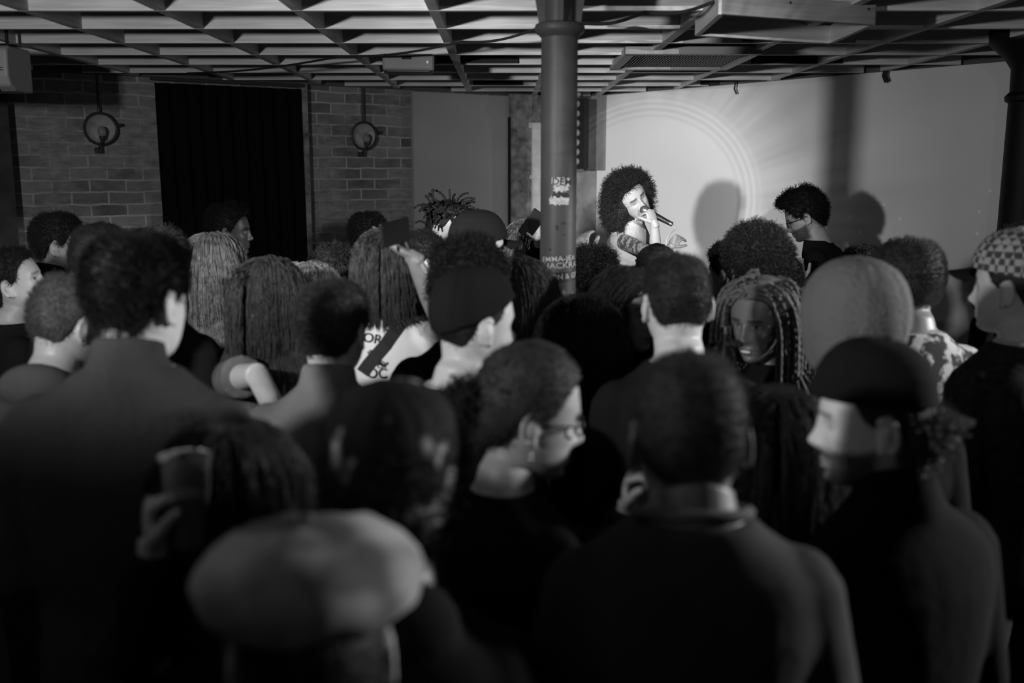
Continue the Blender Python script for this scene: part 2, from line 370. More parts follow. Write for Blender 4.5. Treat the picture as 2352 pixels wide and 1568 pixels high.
# cables under the grid
def cable(pts, r, name, label, m=WOODD):
    m_ = MB(); P = [Vector(map(float, p)) for p in pts]; Q = []
    for i in range(len(P) - 1):
        for t in np.linspace(0, 1, 12, endpoint=False): Q.append(P[i].lerp(P[i + 1], t) + Vector((0, 0, -.02 * math.sin(math.pi * t))))
    Q.append(P[-1]); o = m_.tube(Q, r, 8).build(name, m, smooth=True); return tag(o, label, 'cable')
cable([on_z(430, 168, 2.59), on_z(780, 130, 2.59), on_z(1060, 96, 2.59), on_z(1232, 66, 2.59)], .006, 'ceiling_cable', 'thin black cable slung under the ceiling grid left of the column')
cable([on_z(1335, 52, 2.59), on_z(1480, 28, 2.59), on_z(1640, 4, 2.59)], .007, 'ceiling_cable', 'thin black cable slung under the ceiling grid right of the column')
def hook(x, y0, y1, r, nm, lb):
    p = onR(x, y0, .1); q = onR(x + 2, y1, .1)
    tag(MB().tube([(p[0], p[1], 2.62), p * .6 + q * .4 + np.array((-.012, 0, 0)), q], r, 8).build(nm, WOODD, smooth=True), lb, 'hook')
hook(1690, 196, 216, .006, 'ceiling_hook', 'small bent hook hanging at the top of the white backdrop')
hook(2035, 165, 188, .016, 'ceiling_bracket', 'short dark bracket hanging at the top of the backdrop, right half')

# black curtain over the opening in the brick wall
def curtain():
    p, q = onL(362, 300, .10), onL(692, 300, .10); ln = np.linalg.norm((q - p)[:2]); nx, nz = 160, 12; V = []; F = []
    for side in (0, 1):
        for j in range(nz + 1):
            z = .03 + (2.56 - .03) * j / nz
            for i in range(nx + 1):
                u = i / nx; y = .022 * math.sin(u * 62 + .5 * math.sin(j * .7)) * (1 - .35 * j / nz) + .008 * math.sin(u * 25)
                V.append((u * ln, y + side * .006, z))
    n1 = (nx + 1) * (nz + 1)
    for j in range(nz):
        for i in range(nx):
            a = j * (nx + 1) + i; F.append((a, a + 1, a + nx + 2, a + nx + 1)); F.append((a + n1, a + nx + 1 + n1, a + nx + 2 + n1, a + 1 + n1))
    o = mesh_obj('curtain', V, F, mat('black_cloth', .006, .95, spec=.05)); o.location = (p[0], p[1], 0); o.rotation_euler = (0, 0, aL)
    tag(o, 'black floor-length curtain covering the opening in the brick wall', 'curtain')
    r0, r1 = onL(352, 300, .10), onL(702, 300, .10)
    tag(MB().tube([(r0[0], r0[1], 2.585), (r1[0], r1[1], 2.585)], .012, 10).build('curtain_rail', mat('rail', .05, .4), smooth=True), 'dark rail along the top of the black curtain', 'rail')
curtain()
# wall lamps
def wall_lamp(x, y, label):
    c = onL(x, y, .035); s = .096
    t = empty('wall_lamp', c, aL, label, 'wall lamp', 'round wall lamps on the brick')
    # local frame: +x along wall, -y out into the room
    R = Matrix.Rotation(math.pi / 2, 3, 'X')
    MB().lathe([(.02, -.03), (s * .55, -.024), (s * .97, .0), (s, .018), (s * .98, .024), (s * .93, .012), (s * .5, -.012), (.03, -.016)], (0, 0, 0), 40, R).build('dish', mat('dish_metal', .34, .5, noise=.35, nscale=14), t, smooth=True)
    m = MB(); m.tube([(s * 1.02 * math.cos(a), -.022, s * 1.02 * math.sin(a)) for a in np.linspace(0, 2 * math.pi, 41)], .008, 8, False); m.build('rim', mat('lamp_dark', .03, .5), t, smooth=True)
    MB().ell((.0, -.06, -.02), (.026, .026, .036)).build('bulb', mat('lamp_bulb', .25, .08), t, smooth=True)
    MB().lathe([(.014, 0), (.018, .01), (.018, .03), (.010, .04)], (.0, -.06, -.07), 16).build('socket', mat('lamp_dark'), t, smooth=True)
    m = MB(); m.tube([(.0, -.065, -.06), (-.012, -.05, -.10), (-.018, -.02, -.13)], .008, 8); m.box((-.02, -.01, -.135), (.04, .04, .035)); m.build('arm', mat('lamp_dark'), t, bevel=.003)
    MB().tube([(s, -.02, .02), (s + .035, -.025, .03)], .010, 8).build('clamp', mat('lamp_dark'), t, smooth=True)
    MB().tube([(.0, -.01, s), (.005, -.005, 2.6 - c[2])], .009, 8).build('conduit', mat('conduit', .045, .5), t, smooth=True)
wall_lamp(229, 296, 'round metal wall lamp on the brick left of the black curtain')
wall_lamp(833, 312, 'round metal wall lamp on the brick right of the black curtain')
# wall air conditioner at the far left
PIERM = mat('pier_brick', .05, .9, noise=.4, nscale=9, bump=.5, bscale=20)
slabL('trim_6', -260, 18, 0.0, ZJ, .0, .16, PIERM, kind='structure')
c = at(-68, 160, 4.62)
ac = empty('air_conditioner', c, 0, 'white rounded air conditioner hanging at the far left edge', 'air conditioner')
prof = [(-.12, .10), (.09, .10), (.115, .08), (.12, -.04), (.10, -.08), (.05, -.10), (-.12, -.10)]
V = [(sx_ * .23, -y_, z_) for sx_ in (-1, 1) for y_, z_ in prof]; n_ = len(prof)
F = [tuple(range(n_)), tuple(range(2 * n_ - 1, n_ - 1, -1))] + [(i, i + n_, (i + 1) % n_ + n_, (i + 1) % n_) for i in range(n_)]
o = mesh_obj('casing', V, F, mat('ac_white', .34, .5), ac, smooth=False); b_ = o.modifiers.new('bevel', 'BEVEL'); b_.width = .012; b_.segments = 3
for z_ in (-.002, -.012): MB().box((0, -.121, z_), (.42, .006, .003)).build('seam', WOODD, ac)
for sx_ in (-1, 1): MB().tube([(sx_ * .18, 0, .09), (sx_ * .18, 0, ZC - c[2])], .008, 8).build('hanger', WOODD, ac)
MB().box((0, -.10, -.088), (.34, .04, .010), M=Matrix.Rotation(.7, 3, 'X')).build('louvre', mat('louvre', .1, .5), ac)
# bulb panel behind the column
c0 = onR(1336, 300, .34); zt, zb = onR(1336, 226, .34)[2], onR(1336, 388, .34)[2]
bp_ = empty('bulb_panel', (c0[0], c0[1], (zt + zb) / 2), aR, 'dark vertical board with a row of round bulbs behind the column', 'light board')
MB().box((0, 0, 0), (.12, .05, zt - zb)).build('board', WOODD, bp_, bevel=.004)
for i in range(8):
    MB().ell((-.02, -.035, -(zt - zb) / 2 + .06 + i * .075), (.028, .03, .028)).build('bulb', mat('dull_bulb', .30, .25), bp_, smooth=True)
MB().tube([(0, 0, (zt - zb) / 2), (0, 0, 2.61 - (zt + zb) / 2)], .008, 8).build('hanger', WOODD, bp_)
# low stage
def stage():
    P = [K + (nL + nR) * .17, K + uR * 3.2 + nR * .07, np.array((2.05, 4.80)), np.array((.95, 5.02)), np.array((-.15, 5.60)), K + uL * 1.35 + nL * .17]
    V = [(p[0], p[1], z) for z in (0.002, .30) for p in P]; n = len(P); F = [tuple(range(n - 1, -1, -1)), tuple(range(n, 2 * n))] + [(i, (i + 1) % n, (i + 1) % n + n, i + n) for i in range(n)]
    o = mesh_obj('stage_platform', V, F, mat('stage_black', .02, .7), smooth=False); tag(o, 'low black stage platform in front of the white backdrop', 'stage'); return o
stage()

# ---------------------------------------------------------------- iron columns
IRON = mat('grey_iron_paint', .046, .5, noise=.10, nscale=9, bump=.12, bscale=25, spec=.25)
cx0 = at(1283, 400, 3.45); CR = .0632
col = empty('iron_column', (cx0[0], cx0[1], 0), 0, 'round grey cast iron column with stickers, standing in front of the stage', 'column')
z1 = at(1283, 92, 3.45)[2]; z2 = at(1283, 62, 3.45)[2]
MB().lathe([(CR * 1.25, 0), (CR * 1.25, .08), (CR * 1.06, .12), (CR * 1.03, .5), (CR, 1.2), (CR * .985, z1)], n=64).build('shaft', IRON, col, smooth=True)
MB().lathe([(CR * .98, z1 - .002), (CR * 1.04, z1), (CR * 1.12, z1 + .006), (CR * 1.30, z1 + .014), (CR * 1.36, z1 + .026), (CR * 1.30, z1 + .040), (CR * 1.12, z1 + .045), (CR * .84, z1 + .048)], n=64).build('collar', IRON, col, smooth=True)
MB().lathe([(CR * .80, z1 + .03), (CR * .78, ZC)], n=48).build('neck', IRON, col, smooth=True)
for a in (math.pi, 0, math.pi / 2, -math.pi / 2):
    V = []; 
    for yy in (-.008, .008):
        V += [(CR * .6, yy, z1 + .045), (CR * 1.12, yy, z1 + .045), (CR * 1.35, yy, z1 + .14), (CR * 1.75, yy, ZJ + .02), (CR * 1.75, yy, ZC), (CR * .6, yy, ZC)]
    F = [(0, 1, 2, 3, 4, 5), (11, 10, 9, 8, 7, 6)] + [(i, i + 6, (i + 1) % 6 + 6, (i + 1) % 6) for i in range(6)]
    o = mesh_obj('bracket_fin', V, F, IRON, col, smooth=False); o.rotation_euler = (0, 0, a)
MATS['black_iron'] = mat('black_iron', .006, .6, spec=.2)
cc = at(2366, 300, 4.75); c2 = empty('iron_column', (cc[0], cc[1], 0), 0, 'dark iron column at the right edge of the room', 'column')
zt2 = at(2320, 232, 4.75)[2]; zt3 = at(2320, 160, 4.75)[2]; r2 = .105
MB().lathe([(r2 * 1.25, 0), (r2 * 1.25, .1), (r2 * 1.08, .14), (r2 * 1.05, 1.3), (r2, zt2)], n=48).build('shaft', MATS['black_iron'], c2, smooth=True)
MB().lathe([(r2, zt2 - .01), (r2 * 1.15, zt2), (r2 * 1.18, zt2 + .02), (r2 * 1.0, zt2 + .04)], n=48).build('collar', MATS['black_iron'], c2, smooth=True)
MB().lathe([(r2 * .98, zt2 + .03), (r2 * 1.0, zt3), (r2 * 1.3, zt3 + .05), (r2 * 2.0, ZJ - .01), (r2 * 2.0, ZC)], n=48).build('capital', MATS['black_iron'], c2, smooth=True)

# ================================================================ PEOPLE
def Rz(a): a = math.radians(a); return np.array([[math.cos(a), -math.sin(a), 0], [math.sin(a), math.cos(a), 0], [0, 0, 1]])
def Rx(a): a = math.radians(a); return np.array([[1, 0, 0], [0, math.cos(a), -math.sin(a)], [0, math.sin(a), math.cos(a)]])
def Ry(a): a = math.radians(a); return np.array([[math.cos(a), 0, math.sin(a)], [0, 1, 0], [-math.sin(a), 0, math.cos(a)]])
def unit(v): v = np.asarray(v, float); return v / max(np.linalg.norm(v), 1e-9)
G = lambda x, x0, s: np.exp(-((x - x0) / s) ** 2)

# --- head: local frame, origin between the ears at eye height, face +Y, crown z = .125
HP = np.array([  # z, half width, front, back
    (.126, .002, .010, .012), (.124, .022, .022, .040), (.118, .040, .040, .058), (.106, .056, .056, .076), (.088, .068, .070, .090), (.064, .0755, .081, .099),
    (.036, .0785, .088, .104), (.012, .078, .088, .102), (-.010, .0755, .0835, .094), (-.032, .0725, .082, .080), (-.054, .067, .083, .062),
    (-.074, .0595, .082, .045), (-.092, .049, .080, .028), (-.106, .036, .075, .012), (-.116, .022, .064, -.004), (-.119, .008, .05, -.02)])
def head_point(th, z, fem=0.0, feat=True):
    w = np.interp(z, HP[::-1, 0], HP[::-1, 1]); yf = np.interp(z, HP[::-1, 0], HP[::-1, 2]); yb = np.interp(z, HP[::-1, 0], HP[::-1, 3])
    w = w * (1 - .05 * fem * (z < 0))
    s, c = np.sin(th), np.cos(th); e = .90
    x = w * np.sign(s) * np.abs(s) ** e
    y = np.where(c > 0, yf * np.abs(c) ** e, -yb * np.abs(c) ** e)
    if feat:
        fm = np.clip(c * 1.6, 0, 1); ax = np.abs(x); d = 0
        d = d + .0235 * G(x, 0, .0105) * G(z, -.036, .014) + .015 * G(x, 0, .0095) * G(z, -.018, .018) + .006 * G(x, 0, .010) * G(z, .004, .014)
        d = d + .009 * G(ax, .0125, .0075) * G(z, -.041, .008) - .006 * G(ax, .006, .004) * G(z, -.050, .003)
        d = d - .0125 * G(ax, .031, .017) * G(z, .001, .013) + .0080 * G(ax, .031, .0115) * G(z, .000, .0085) - .0022 * G(ax, .031, .012) * G(z, -.0035, .0018)
        d = d + .0055 * G(ax, .028, .020) * G(z, .021, .007) - .002 * G(x, 0, .010) * G(z, .014, .008)
        d = d + .0075 * G(x, 0, .021) * G(z, -.0665, .0050) + .0080 * G(x, 0, .018) * G(z, -.0785, .0055) - .0060 * G(x, 0, .024) * G(z, -.0722, .0022)
        d = d - .0050 * G(x, 0, .022) * G(z, -.089, .005) + .0060 * G(x, 0, .018) * G(z, -.104, .011) + .0045 * G(ax, .044, .018) * G(z, -.028, .016)
        d = d - .0030 * G(ax, .027, .005) * G(z, -.060, .014)
        y = y + d * fm
    return x, y, z + 0 * x
def head_grid(nt=112, nz=96, fem=0.0):
    u = np.linspace(0, 1, nz); z = .126 - .245 * (0.5 - 0.5 * np.cos(np.pi * u) if False else u)
    z = np.concatenate([[.126, .1255, .1245], .123 - (.123 + .119) * np.linspace(0, 1, nz)])
    t = np.linspace(-np.pi, np.pi, nt, endpoint=False); t = t - .38 * np.sin(t)      # denser at the face
    T, Z = np.meshgrid(t, z); X, Y, Z = head_point(T, Z, fem)
    P = np.stack([X, Y, Z], -1); m, n = P.shape[:2]
    V = [tuple(p) for p in P.reshape(-1, 3)]
    F = [(i * n + k, i * n + (k + 1) % n, (i + 1) * n + (k + 1) % n, (i + 1) * n + k) for i in range(m - 1) for k in range(n)]
    F += [tuple(range(n - 1, -1, -1)), tuple((m - 1) * n + k for k in range(n))]
    return V, F
HEADS = {}
def head_parts(mb, R, H, fem, sc):
    if fem not in HEADS: HEADS[fem] = head_grid(fem=fem)
    V, F = HEADS[fem]; A = np.array(V) * sc @ R.T + H; mb.add(A, F)
    for s in (-1, 1):                                    # ears: shell, rim and lobe
        e = MB()
        M = Matrix((( .35, 0, 0), (0, 1, 0), (0, 0, 1)))
        e.ell((s * .078, -.013, -.008), (.014, .015, .026), M=None, n=14, m=10)
        rim = [(s * (.083 + .004 * math.sin(a * .5)), -.013 - .0185 * math.sin(a), -.006 + .030 * math.cos(a)) for a in np.linspace(-.9, 2.9, 14)]
        e.tube(rim, .0050, 8); e.ell((s * .082, -.006, -.034), (.006, .008, .010), n=10, m=8)
        mb.add(np.array(e.v) * sc @ R.T + H, e.f)
def hand(mb, W, d, n, curl=.5, s=1, sc=1.0, thumb=1.0):
    """W wrist, d pointing direction, n palm normal (palm side), s handedness"""
    d = unit(d); n = unit(np.array(n) - d * np.dot(n, d)); a = np.cross(n, d) * s
    M = Matrix(np.stack([a, d, n], 1).tolist())
    mb.ell(W + d * .045 * sc, (.040 * sc, .052 * sc, .015 * sc), M=M, n=16, m=12)
    mb.tube([W - d * .03 * sc, W, W + d * .02 * sc], [.026 * sc, .025 * sc, .026 * sc], 12)
    for i, (off, ln) in enumerate(((-.030, .070), (-.010, .080), (.010, .075), (.029, .060))):
        p = W + d * .078 * sc + a * off * sc; P = [W + d * .05 * sc + a * off * .8 * sc, p]; dd = d.copy(); c = curl * (1 + .08 * i)
        for sg in (.42, .33, .25):
            ang = c * 1.15; dd = unit(dd * math.cos(ang) + n * math.sin(ang)); n2 = n
            # rotate the bend plane with the finger
            p = p + dd * ln * sg * sc; P.append(p)
            nn = unit(n - dd * np.dot(n, dd)) if abs(np.dot(n, dd)) < .98 else -d
            n_ = nn; dd = unit(dd * math.cos(ang * .5) + n_ * math.sin(ang * .5))
        mb.tube(P, [.0095 * sc, .0098 * sc, .0090 * sc, .0085 * sc, .0072 * sc], 10)
    th0 = W + d * .02 * sc - a * .026 * sc; td = unit(d * .55 - a * .65 + n * .35 * thumb)
    p1 = th0 + td * .038 * sc; td2 = unit(td * .5 + d * .6 + n * .5 * curl); p2 = p1 + td2 * .028 * sc; p3 = p2 + unit(td2 + n * .4 * curl) * .022 * sc
    mb.tube([W + d * .01 * sc - a * .012 * sc, th0, p1, p2, p3], [.016 * sc, .015 * sc, .0115 * sc, .0105 * sc, .008 * sc], 10)
def remeshed(mb, name, vox, mat_, parent, smooth_it=2, smooth_f=.5):
    src = mesh_obj('tmp', mb.v, mb.f); m = src.modifiers.new('r', 'REMESH'); m.mode = 'VOXEL'; m.voxel_size = vox; m.use_smooth_shade = True
    if smooth_it:
        m2 = src.modifiers.new('s', 'SMOOTH'); m2.iterations = smooth_it; m2.factor = smooth_f
    dg = bpy.context.evaluated_depsgraph_get(); dg.update()
    me = bpy.data.meshes.new_from_object(src.evaluated_get(dg)); me.name = name
    old = src.data; bpy.data.objects.remove(src); bpy.data.meshes.remove(old)
    me.materials.clear(); me.materials.append(mat_); me.shade_smooth()
    o = bpy.data.objects.new(name, me); COL.objects.link(o); o.parent = parent
    return o

def skin_material():
    m = bpy.data.materials.new('skin'); m.use_nodes = True; nt = m.node_tree; N = nt.nodes; L = nt.links; b = N['Principled BSDF']
    at_ = N.new('ShaderNodeAttribute'); at_.attribute_name = 'tone'; tc = N.new('ShaderNodeTexCoord')
    n = N.new('ShaderNodeTexNoise'); n.inputs['Scale'].default_value = 35; n.inputs['Detail'].default_value = 5; L.new(tc.outputs['Object'], n.inputs[0])
    r = N.new('ShaderNodeMapRange'); L.new(n.outputs[0], r.inputs[0]); r.inputs[3].default_value = .82; r.inputs[4].default_value = 1.12
    mx = N.new('ShaderNodeVectorMath'); mx.operation = 'SCALE'; L.new(at_.outputs['Color'], mx.inputs[0]); L.new(r.outputs[0], mx.inputs['Scale'])
    L.new(mx.outputs[0], b.inputs['Base Color']); b.inputs['Roughness'].default_value = .45; b.inputs['Specular IOR Level'].default_value = .45
    bp = N.new('ShaderNodeBump'); bp.inputs['Strength'].default_value = .15; bp.inputs['Distance'].default_value = .004
    n2 = N.new('ShaderNodeTexNoise'); n2.inputs['Scale'].default_value = 260; L.new(tc.outputs['Object'], n2.inputs[0]); L.new(n2.outputs[0], bp.inputs['Height']); L.new(bp.outputs[0], b.inputs['Normal'])
    return m
SKIN = skin_material()
def paint(o, R, H, sc, skin, brow=.55, lip=.55, beard=0.0, eyes='closed', scalp=0.0, tattoo=None):
    me = o.data; n = len(me.vertices); co = np.empty(n * 3, np.float32); me.vertices.foreach_get('co', co)
    P = (co.reshape(-1, 3) - H) @ R / sc; x, y, z = P.T; ax = np.abs(x)
    t = np.ones(n) * skin; front = (y > .045) & (np.abs(z) < .13)
    br = np.exp(-((z - .0225 + .18 * np.clip(ax - .036, 0, 1)) / .0045) ** 2) * ((ax > .012) & (ax < .050)) * front
    t *= 1 - br * brow * 1.3 if brow < .75 else 1 - br * .95
    lp = G(x, 0, .021) ** 2 * (np.exp(-((z + .073) / .0085) ** 2)) * front; t *= 1 - lp * lip
    t *= 1 - .75 * G(x, 0, .024) * G(z, -.0722, .0016) * front
    if eyes == 'open':
        ey = G(ax, .031, .0125) ** 2 * G(z, .0, .0052) ** 2 * front; t = t * (1 - ey) + ey * .55
        ir = ((ax - .031) ** 2 + (z - .0005) ** 2 < .0052 ** 2) & front; t[ir] = .015
        t *= 1 - .85 * G(ax, .031, .014) * np.exp(-((z - .0062) / .0018) ** 2) * front
    else:
        t *= 1 - .85 * G(ax, .031, .013) ** 2 * np.exp(-((z + .0035 + 6 * (ax - .031) ** 2) / .0020) ** 2) * front
        t *= 1 - .35 * G(ax, .031, .015) * G(z, .006, .006) * front
    t *= 1 - .5 * G(ax, .007, .004) * G(z, -.0495, .0025) * front
    if beard:
        ns = RNG.random(n) * .25 + .85
        low = np.clip((-.036 - z + .30 * np.clip(.03 - y, 0, .05)) / .012, 0, 1) * np.clip((y + .012) / .02, 0, 1) * np.clip((z + .135 - .25 * np.clip(.04 - y, 0, .1)) / .02, 0, 1)
        mo = 1 - G(x, 0, .020) * G(z, -.0735, .0085); cheek = np.clip((ax + .55 * (-z - .04)) / .05 , 0, 1)
        must = G(x, 0, .028) * G(z, -.058, .0055) * front
        t *= 1 - np.clip(beard * np.clip(low * cheek + must, 0, 1) * mo * ns, 0, .97)
    if scalp:
        zl = hairline(x, y); m = np.clip((z - zl) / .01, 0, 1) * (z > -.09); t *= 1 - m * scalp
    if tattoo is not None: t = tattoo(co.reshape(-1, 3), t)
    c = np.repeat(t[:, None], 4, 1).astype(np.float32); c[:, 3] = 1
    a = me.color_attributes.new('tone', 'FLOAT_COLOR', 'POINT'); a.data.foreach_set('color', c.ravel())

# --- hair
def hairline(x, y):
    return np.interp(y, [-.12, -.085, -.06, -.035, -.015, .005, .025, .045, .062, .08, .1], [-.082, -.082, -.060, -.012, .022, -.006, .010, .048, .068, .074, .078])
def hash_noise(P, f, seed=0):
    r = np.zeros(len(P)); g = np.random.default_rng(seed)
    for k in range(7):
        d = g.normal(size=3); d /= np.linalg.norm(d); r += np.sin(P @ d * f * (0.7 + .6 * g.random()) + g.random() * 6.28)
    return r / 3.0
def scalp_grid(nt=96, nz=70):
    z = np.concatenate([[.126], .1255 - (.1255 + .10) * np.linspace(0, 1, nz)]); t = np.linspace(-np.pi, np.pi, nt, endpoint=False)
    T, Z = np.meshgrid(t, z); X, Y, Z = head_point(T, Z, 0, False); return np.stack([X, Y, Z], -1)
SG = scalp_grid()
def shell(top, side, back, front=None, line=0.0, backonly=False, lump=0.0, lf=60, seed=0, long=False, vol=None):
    m, n = SG.shape[:2]; P = SG.reshape(-1, 3).copy(); x, y, z = P.T; c = np.array((0, -.01, .01)); D = P - c; D /= np.linalg.norm(D, axis=1)[:, None]
    up = np.clip(D[:, 2], 0, 1) ** 1.0; bk = np.clip(-D[:, 1], 0, 1) * (1 - up); fr = np.clip(D[:, 1], 0, 1) * (1 - up); sd = np.clip(1 - up - bk - fr, 0, 1)
    t = top * up + back * bk + side * sd + (front if front is not None else top * .7) * fr
    if vol is not None: t = t + vol(P, D)
    zl = hairline(x, y) + line
    if long: zl = np.where(y < .01, -.2, np.where(y < .04, zl - .05, zl))
    msk = np.clip((z - zl) / .014, 0, 1); msk = msk * msk * (3 - 2 * msk)
    if backonly: msk = msk * np.clip((-.030 - y) / .03, 0, 1) * np.clip((.03 - z) / .03, 0, 1)
    t = t * msk - .012 * (1 - msk)
    if lump: t = t + msk * lump * hash_noise(P, lf, seed)
    V = P + D * t[:, None]
    F = [(i * n + k, i * n + (k + 1) % n, (i + 1) * n + (k + 1) % n, (i + 1) * n + k) for i in range(m - 1) for k in range(n)]
    return V, np.array(F), D, msk
def strands_mesh(paths, rad, sides=3, taper=.35):
    """paths (n,k,3) -> tube verts and quads"""
    n, k, _ = paths.shape; T = np.gradient(paths, axis=1); T /= np.linalg.norm(T, axis=2)[..., None] + 1e-9
    ref = np.where(np.abs(T[..., 2:3]) < .8, np.array((0, 0, 1.)), np.array((1., 0, 0))); A = np.cross(T, ref); A /= np.linalg.norm(A, axis=2)[..., None] + 1e-9; B = np.cross(T, A)
    rr = np.atleast_1d(rad)
    r = (rr[:, None] if rr.ndim == 1 else rr) * np.linspace(1, taper, k)[None, :] * np.ones((n, 1))
    V = []
    for s in range(sides):
        a = 2 * math.pi * s / sides; V.append(paths + (A * math.cos(a) + B * math.sin(a)) * r[..., None])
    V = np.stack(V, 2).reshape(-1, 3)
    i = np.arange(n)[:, None, None]; j = np.arange(k - 1)[None, :, None]; s = np.arange(sides)[None, None, :]; s2 = (s + 1) % sides
    ix = lambda j_, s_: (i * k + j_) * sides + s_
    F = np.stack([ix(j, s), ix(j, s2), ix(j + 1, s2), ix(j + 1, s)], -1).reshape(-1, 4)
    return V, F
def grow(roots, D, L, k, rng, grav=0.0, curl=0.0, cfreq=1.0, out=.6, comb=None, keep=None, wob=.0):
    n = len(roots); p = roots.copy(); d = D * out + rng.normal(size=(n, 3)) * wob
    if comb is not None: d = d + comb
    d /= np.linalg.norm(d, axis=1)[:, None] + 1e-9
    a = np.cross(d, rng.normal(size=(n, 3))); a /= np.linalg.norm(a, axis=1)[:, None] + 1e-9
    ph = rng.random(n) * 6.28; step = (L / (k - 1)); out_ = [p.copy()]
    for i in range(1, k):
        d = d + np.array((0, 0, -grav)); 
        if comb is not None: d = d + comb * .12
        d /= np.linalg.norm(d, axis=1)[:, None] + 1e-9
        b = np.cross(d, a); ang = ph + i * cfreq
        q = d + (a * np.cos(ang)[:, None] + b * np.sin(ang)[:, None]) * curl
        p = p + q * (step[:, None] if np.ndim(step) else step)
        if keep is not None: p = keep(p)
        out_.append(p.copy())
    return np.stack(out_, 1)
def hair_material(v):
    nm = 'hair_%03d' % int(v * 1000)
    if nm in MATS: return MATS[nm]
    m = mat(nm, v * .75, .55, noise=.4, nscale=40, spec=.28, bump=.5, bscale=160); return m
def sample_roots(V, D, msk, n, rng, thr=.6, cond=None):
    ok = np.where((msk > thr) & (cond if cond is not None else True))[0]; 
    w = np.abs(V[ok, 0]) * 0 + np.linalg.norm(V[ok, :2] - np.array((0, -.01)), axis=1) + .004     # even out the crowding at the pole
    i = rng.choice(ok, n, p=w / w.sum()); j = rng.normal(size=(n, 3)) * .0025
    return V[i] + j, D[i]
def make_hair(st, R, H, B, by, sc, root, seed, v):
    """returns list of child objects"""
    rng = np.random.default_rng(seed); kind = st['k']; Bl = (B - H) @ R / sc
    Rb = R.T @ Rz(-by)                           # body frame in head-local axes
    down = R.T @ np.array((0, 0, -1.0))
    def inhead(p, k0=1.03):
        q = (p - np.array((0, -.006, .0))) / np.array((.080, .100, .126)); l = np.linalg.norm(q, axis=1); lim = k0
        f = np.where(l < lim, lim / np.maximum(l, 1e-6), 1)[:, None]; p = q * f * np.array((.080, .100, .126)) + np.array((0, -.006, .0))
        return p
    def inbody(p, lay):
        w = (p - (Bl + down * .150)) @ Rb                 # body axes
        q = w / np.array((.225, .135, .165)); l = np.linalg.norm(q, axis=1); f = np.where(l < lay, lay / np.maximum(l, 1e-6), 1)[:, None]
        w = q * f * np.array((.225, .135, .165)); return w @ Rb.T + Bl + down * .150
    parts = []
    def emit(V, F, name='hair', vv=v):
        parts.append(np_mesh(name, np.asarray(V) * sc @ R.T + H, F, hair_material(vv), root))
        return parts[-1]
    def join(a, b): return np.concatenate([a[0], b[0]]), np.concatenate([a[1], b[1] + len(a[0])])
    if kind == 'buzz':
        t = st.get('t', .004); V, F, D, m = shell(t, t * .8, t, t, lump=t * .08, lf=160, seed=seed)
        P, N_ = sample_roots(V, D, m, st.get('n', 5000), rng, .35); pa = grow(P, N_, rng.uniform(.003, .007, len(P)) * st.get('f', 1), 3, rng, wob=.5, out=1)
        emit(*join((V, F), strands_mesh(pa, np.full(len(P), .0006))))
    elif kind == 'short':
        t = st.get('t', .020); V, F, D, m = shell(t, t * .45, t * .5, t * .7, lump=t * .12, lf=70, seed=seed)
        P, N_ = sample_roots(V, D, m, st.get('n', 5200), rng, .45)
        comb = np.array((0, .5, -.15)) if st.get('fwd') else np.array((0, -.35, -.35)); comb = comb + np.array((rng.normal() * .2, 0, 0))
        pa = grow(P, N_, rng.uniform(.010, .024, len(P)) * st.get('f', 1), 4, rng, wob=.25, out=.55, comb=comb[None, :] * np.ones((len(P), 1)), curl=.2, cfreq=1.2)
        emit(*join((V, F), strands_mesh(pa, np.full(len(P), .0010))))
    elif kind in ('curly', 'afro'):
        t = st.get('t', .030); lm = st.get('lump', .22); V, F, D, m = shell(t * st.get('top', 1), t * st.get('side', .75), t * .85, t * st.get('front', .8), line=st.get('line', 0), lump=t * lm, lf=st.get('lf', 75), seed=seed, vol=st.get('vol'), long=st.get('long', False), backonly=st.get('backonly', False))
        n = st.get('n', 3200); P, N_ = sample_roots(V, D, m, n, rng, .5); P = P - N_ * .008
        L = rng.uniform(.018, .042, n) * st.get('f', 1); pa = grow(P, N_, L, 9, rng, wob=.5, out=.9, curl=st.get('curl', 1.3), cfreq=1.35, grav=st.get('grav', .05))
        emit(*join((V, F), strands_mesh(pa, np.full(n, st.get('r', .0013)), 3, .6)))
    elif kind == 'long':
        V, F, D, m = shell(.012, .012, .014, .010, lump=.0015, lf=45, seed=seed, long=True)
        n = int(st.get('n', 2300) * 2.2); ok = (V[:, 2] > -.02); P, N_ = sample_roots(V, D, m, n, rng, .5, ok & ((V[:, 2] > .045) | (V[:, 1] < -.03) | (rng.random(len(V)) < .35)))
        side = np.where(P[:, 0:1] + .012 > 0, 1.0, -1.0); comb = np.concatenate([side * np.clip(.25 + (P[:, 1:2] + .05) * 9, .12, .9), -.25 - 4.0 * np.clip(P[:, 1:2], 0, .1), np.zeros((n, 1))], 1)
        L = st.get('L', .42) * rng.uniform(.85, 1.08, n); lay = 1.10 + .05 * hash_noise(P, 60, seed) + rng.uniform(-.05, .05, n); layb = rng.uniform(1.0, 1.10, n)
        def keep(p):
            p = inhead(p, lay); fr = (p[:, 1] > .045) & (p[:, 2] < .060) & (np.abs(p[:, 0]) < .070)
            p[:, 0] = np.where(fr, np.sign(p[:, 0] + .012) * .072, p[:, 0]); p[:, 1] = np.where(fr, np.minimum(p[:, 1], .06), p[:, 1])
            return inbody(p, layb)
        k = 22; p = P.copy(); d = N_ * .3 + comb; d /= np.linalg.norm(d, axis=1)[:, None]; out_ = [p.copy()]; wv = st.get('wave', .12); ph = rng.random(n) * 6.28; ph = 6.28 * hash_noise(P, 26, seed) + rng.normal(size=n) * .5
